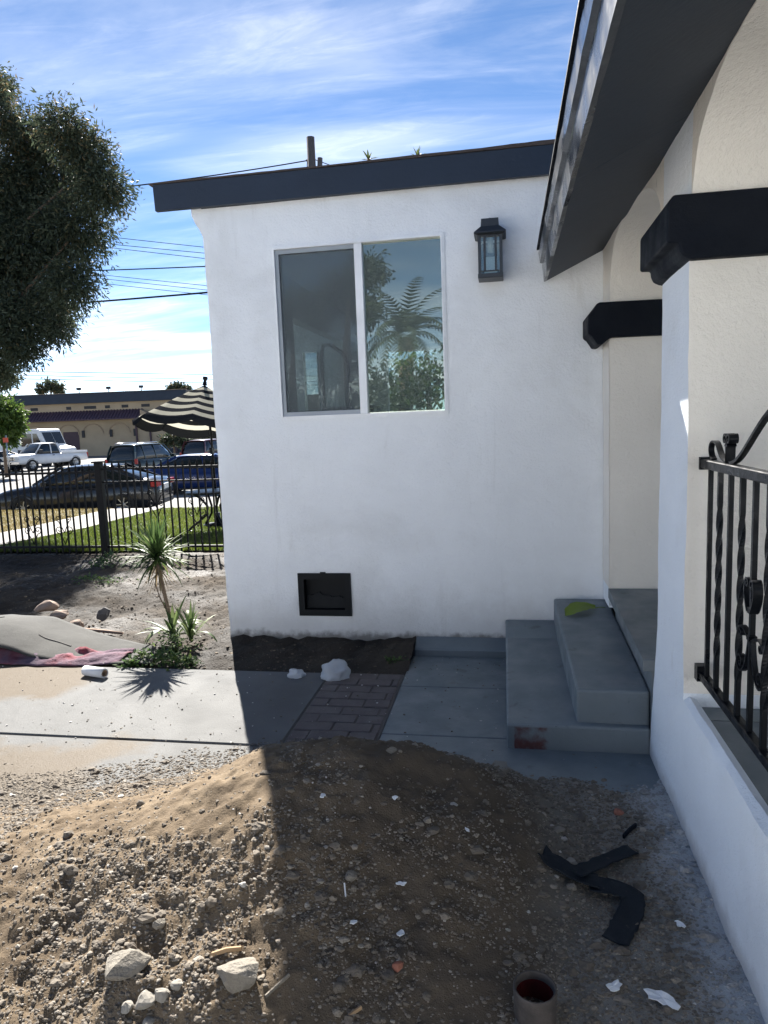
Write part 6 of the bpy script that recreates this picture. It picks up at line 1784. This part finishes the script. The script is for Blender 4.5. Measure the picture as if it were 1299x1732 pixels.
wire('service_cable', (-8.737, 17.0, 7.86), (-5.43, 20.0, 9.00), 0.016, 0.12, 'thick cable from the utility pole down into the large tree', 1.2, 0.0)
mb = MB(); mb.tube([(-5.43, 20, 9.0), (-5.44, 19.98, 8.85), (-5.36, 19.98, 8.6), (-5.33, 19.98, 8.3)], 0.012, n=5); mb.build('cable_drip_loop', CABLE, up)
wire('service_cable', (-5.20, 20.0, 9.00), (-3.2, 22.0, 8.75), 0.012, 0.1, 'cable leaving the pole away from the tree behind the roof', 0.0, 2.0)
for (a, b, r, lab) in [((-26.006, 45., 14.773), (-19.524, 45., 13.608), .020, 'uppermost of three thin wires below the roof corner'),
                       ((-26.050, 45., 14.318), (-19.551, 45., 13.235), .020, 'middle of three thin wires below the roof corner'),
                       ((-26.071, 45., 14.089), (-19.577, 45., 12.899), .020, 'lowest of three thin wires below the roof corner'),
                       ((-17.615, 30., 8.994), (-12.993, 30., 8.802), .026, 'dark cable crossing in front of the low white cloud'),
                       ((-27.636, 47., 12.782), (-20.452, 47., 11.586), .019, 'upper thin wire between the two dark cables'),
                       ((-27.435, 47., 12.484), (-20.603, 47., 11.319), .019, 'middle thin wire between the two dark cables'),
                       ((-27.466, 47., 12.162), (-21.493, 47., 11.141), .019, 'lower thin wire between the two dark cables'),
                       ((-15.887, 26., 6.858), (-11.284, 26., 6.881), .036, 'heaviest black cable, rising slightly towards the house'),
                       ((-43.044, 60., 7.69), (-26.009, 60., 6.578), .028, 'upper wire of the trio just above the far building'),
                       ((-44.626, 60., 7.44), (-26.04, 60., 6.161), .028, 'middle wire of the trio just above the far building'),
                       ((-44.663, 60., 7.112), (-26.062, 60., 5.848), .032, 'lower wire of the trio just above the far building')]:
    wire('power_line', a, b, r, 0.05, lab)

# ================================================================== BEHIND THE CAMERA (mirrored in the slider) AND INSIDE THE ROOM
PALMLEAF = leaf_mat('palm_leaf', (0.024, 0.034, 0.022), (0.042, 0.055, 0.034), (0.07, 0.085, 0.05), 0.3, 0.6, 0.2)
pt = empty('palm_tree', (-3.3, -14, 0)); tag(pt, 'feather palm mirrored in the right pane of the slider window', 'palm tree')
mb = MB(); mb.tube([(-3.3, -14, -0.1), (-3.35, -14, 2.0), (-3.3, -14, 4.4)], [0.30, 0.24, 0.26], n=12); mb.build('trunk', BARK, pt)
rg = random.Random(12)
for i in range(30):
    az = i * 2.39996; el = math.radians(rg.uniform(5, 80)); d = Vector((math.cos(az) * math.cos(el), math.sin(az) * math.cos(el), math.sin(el))); P = Vector((-3.3, -14, 4.45)); mb = MB(); L_ = rg.uniform(1.7, 2.4); n = 16
    for k in range(n + 1):
        t = k / n; side = d.cross(Vector((0, 0, 1))).normalized(); up_ = side.cross(d)
        if k > 1:
            ll = 0.46 * (1 - 0.75 * abs(t - .4))
            for s in (1, -1):
                q = (side * s * 0.8 + d * 0.55 - Vector((0, 0, 0.25))).normalized(); wv = d * 0.055
                mb.add([P - wv, P + wv, P + q * ll], [(0, 1, 2)], False, rg.random())
        P = P + d * (L_ / n); d = (d + Vector((0, 0, -0.13))).normalized()
    mb.build('frond', PALMLEAF, pt, tint=True, recalc=False)
DARKBARK = mat('dark_bark', (0.035, 0.030, 0.026), scale=10, rough=0.95, bump=[(50, 0.006)])
for (nm, base, bl, lab, sd) in (('shade_tree', (-7.9, -16, 0), [(-4.9, -16, 7.0, 1.0, 1.0, .9, 900), (-5.9, -16, 6.3, 1.3, 1.2, 1.0, 1300), (-5.0, -15.8, 5.6, 1.0, 1, .8, 800), (-7.4, -16.2, 5.5, 1.8, 1.5, 1.6, 2200), (-9.3, -16.3, 5.0, 2.0, 1.6, 1.8, 2200), (-6.4, -16, 3.8, 1.6, 1.3, 1.2, 1500)], 'leafy tree mirrored beside the palm in the slider', 51),
                                ('garden_hedge', (-5, -12.3, 0), [(-9 + 1.3 * i, -12.3, 1.9 + 0.4 * math.sin(i * 1.7), 1.2, 0.9, 1.9, 3200) for i in range(10)], 'tall dark hedge mirrored low in the slider panes', 52)):
    r_ = empty(nm, base); tag(r_, lab, 'tree' if nm == 'shade_tree' else 'hedge'); foliage('crown', bl, 0.17, PALMLEAF, r_, sd, 2.2 if nm == 'shade_tree' else 1.0, 0.2, 0.45, 0.15)
    mb = MB(); mb.tube([(base[0], base[1], -0.1), (base[0] - .1, base[1], 2.5), (base[0] + .2, base[1], 5.5)], [0.2, 0.16, 0.07], n=8); mb.build('trunk', DARKBARK, r_)

gw = empty('bounce_wall', (-3.4, -6.5, 0)); tag(gw, 'low white wall added unseen behind the camera to bounce light', 'wall')  # out of view, added to throw sunlight back onto the shaded house front
mb = MB(); mb.box(-14.0, 7.0, -6.68, -6.50, -0.2, 1.80); mb.build('wall_face', STUCCO_PORCH, gw)
mb = MB(); mb.box(-14.05, 7.05, -6.72, -6.46, 1.802, 1.87, bev=0.01); mb.build('coping', STUCCO_PORCH, gw)

gs = empty('garden_shrub', (-1.6, 10.3, 0)); tag(gs, 'sunlit leafy shrub seen through the room and its back opening', 'shrub')
foliage('foliage', [(-1.45, 10.2, 2.1, .6, .5, .7, 1300), (-0.75, 10.3, 2.3, .6, .5, .7, 1200), (-2.0, 10.3, 1.7, .5, .5, .9, 900), (-1.2, 10.3, 1.2, .9, .6, .8, 1300)], 0.13, LIMELEAF, gs, 53, 1.0, 0.2, 0.4, 0.2)
mb = MB(); mb.tube([(-1.4, 10.4, -0.1), (-1.4, 10.4, 1.8)], [0.05, 0.02], n=6); mb.build('stem', BARK, gs)
ch = empty('chair', (-1.46, 6.1, 0.46)); tag(ch, 'dark bentwood chair standing inside behind the screened pane', 'chair')
CHW = mat('dark_bentwood', (0.014, 0.012, 0.011), rough=0.4)
mb = MB(); mb.tube([(-1.585, 6.0, 0.47), (-1.585, 6.0, 1.75), (-1.59, 6.0, 2.20), (-1.57, 6.0, 2.29), (-1.51, 6.0, 2.30), (-1.40, 6.0, 2.22), (-1.355, 6.0, 2.12), (-1.35, 6.0, 1.75), (-1.35, 6.0, 0.47)], 0.017, n=8); mb.build('back_frame', CHW, ch)
mb = MB(); mb.box(-1.60, -1.14, 5.98, 6.40, 1.70, 1.76, bev=0.015); mb.build('seat', CHW, ch)
for (xx, yy2) in ((-1.58, 6.36), (-1.18, 6.36), (-1.18, 6.02)):
    mb = MB(); mb.tube([(xx, yy2, 0.462), (xx, yy2, 1.70)], 0.018, n=7); mb.build('leg', CHW, ch)
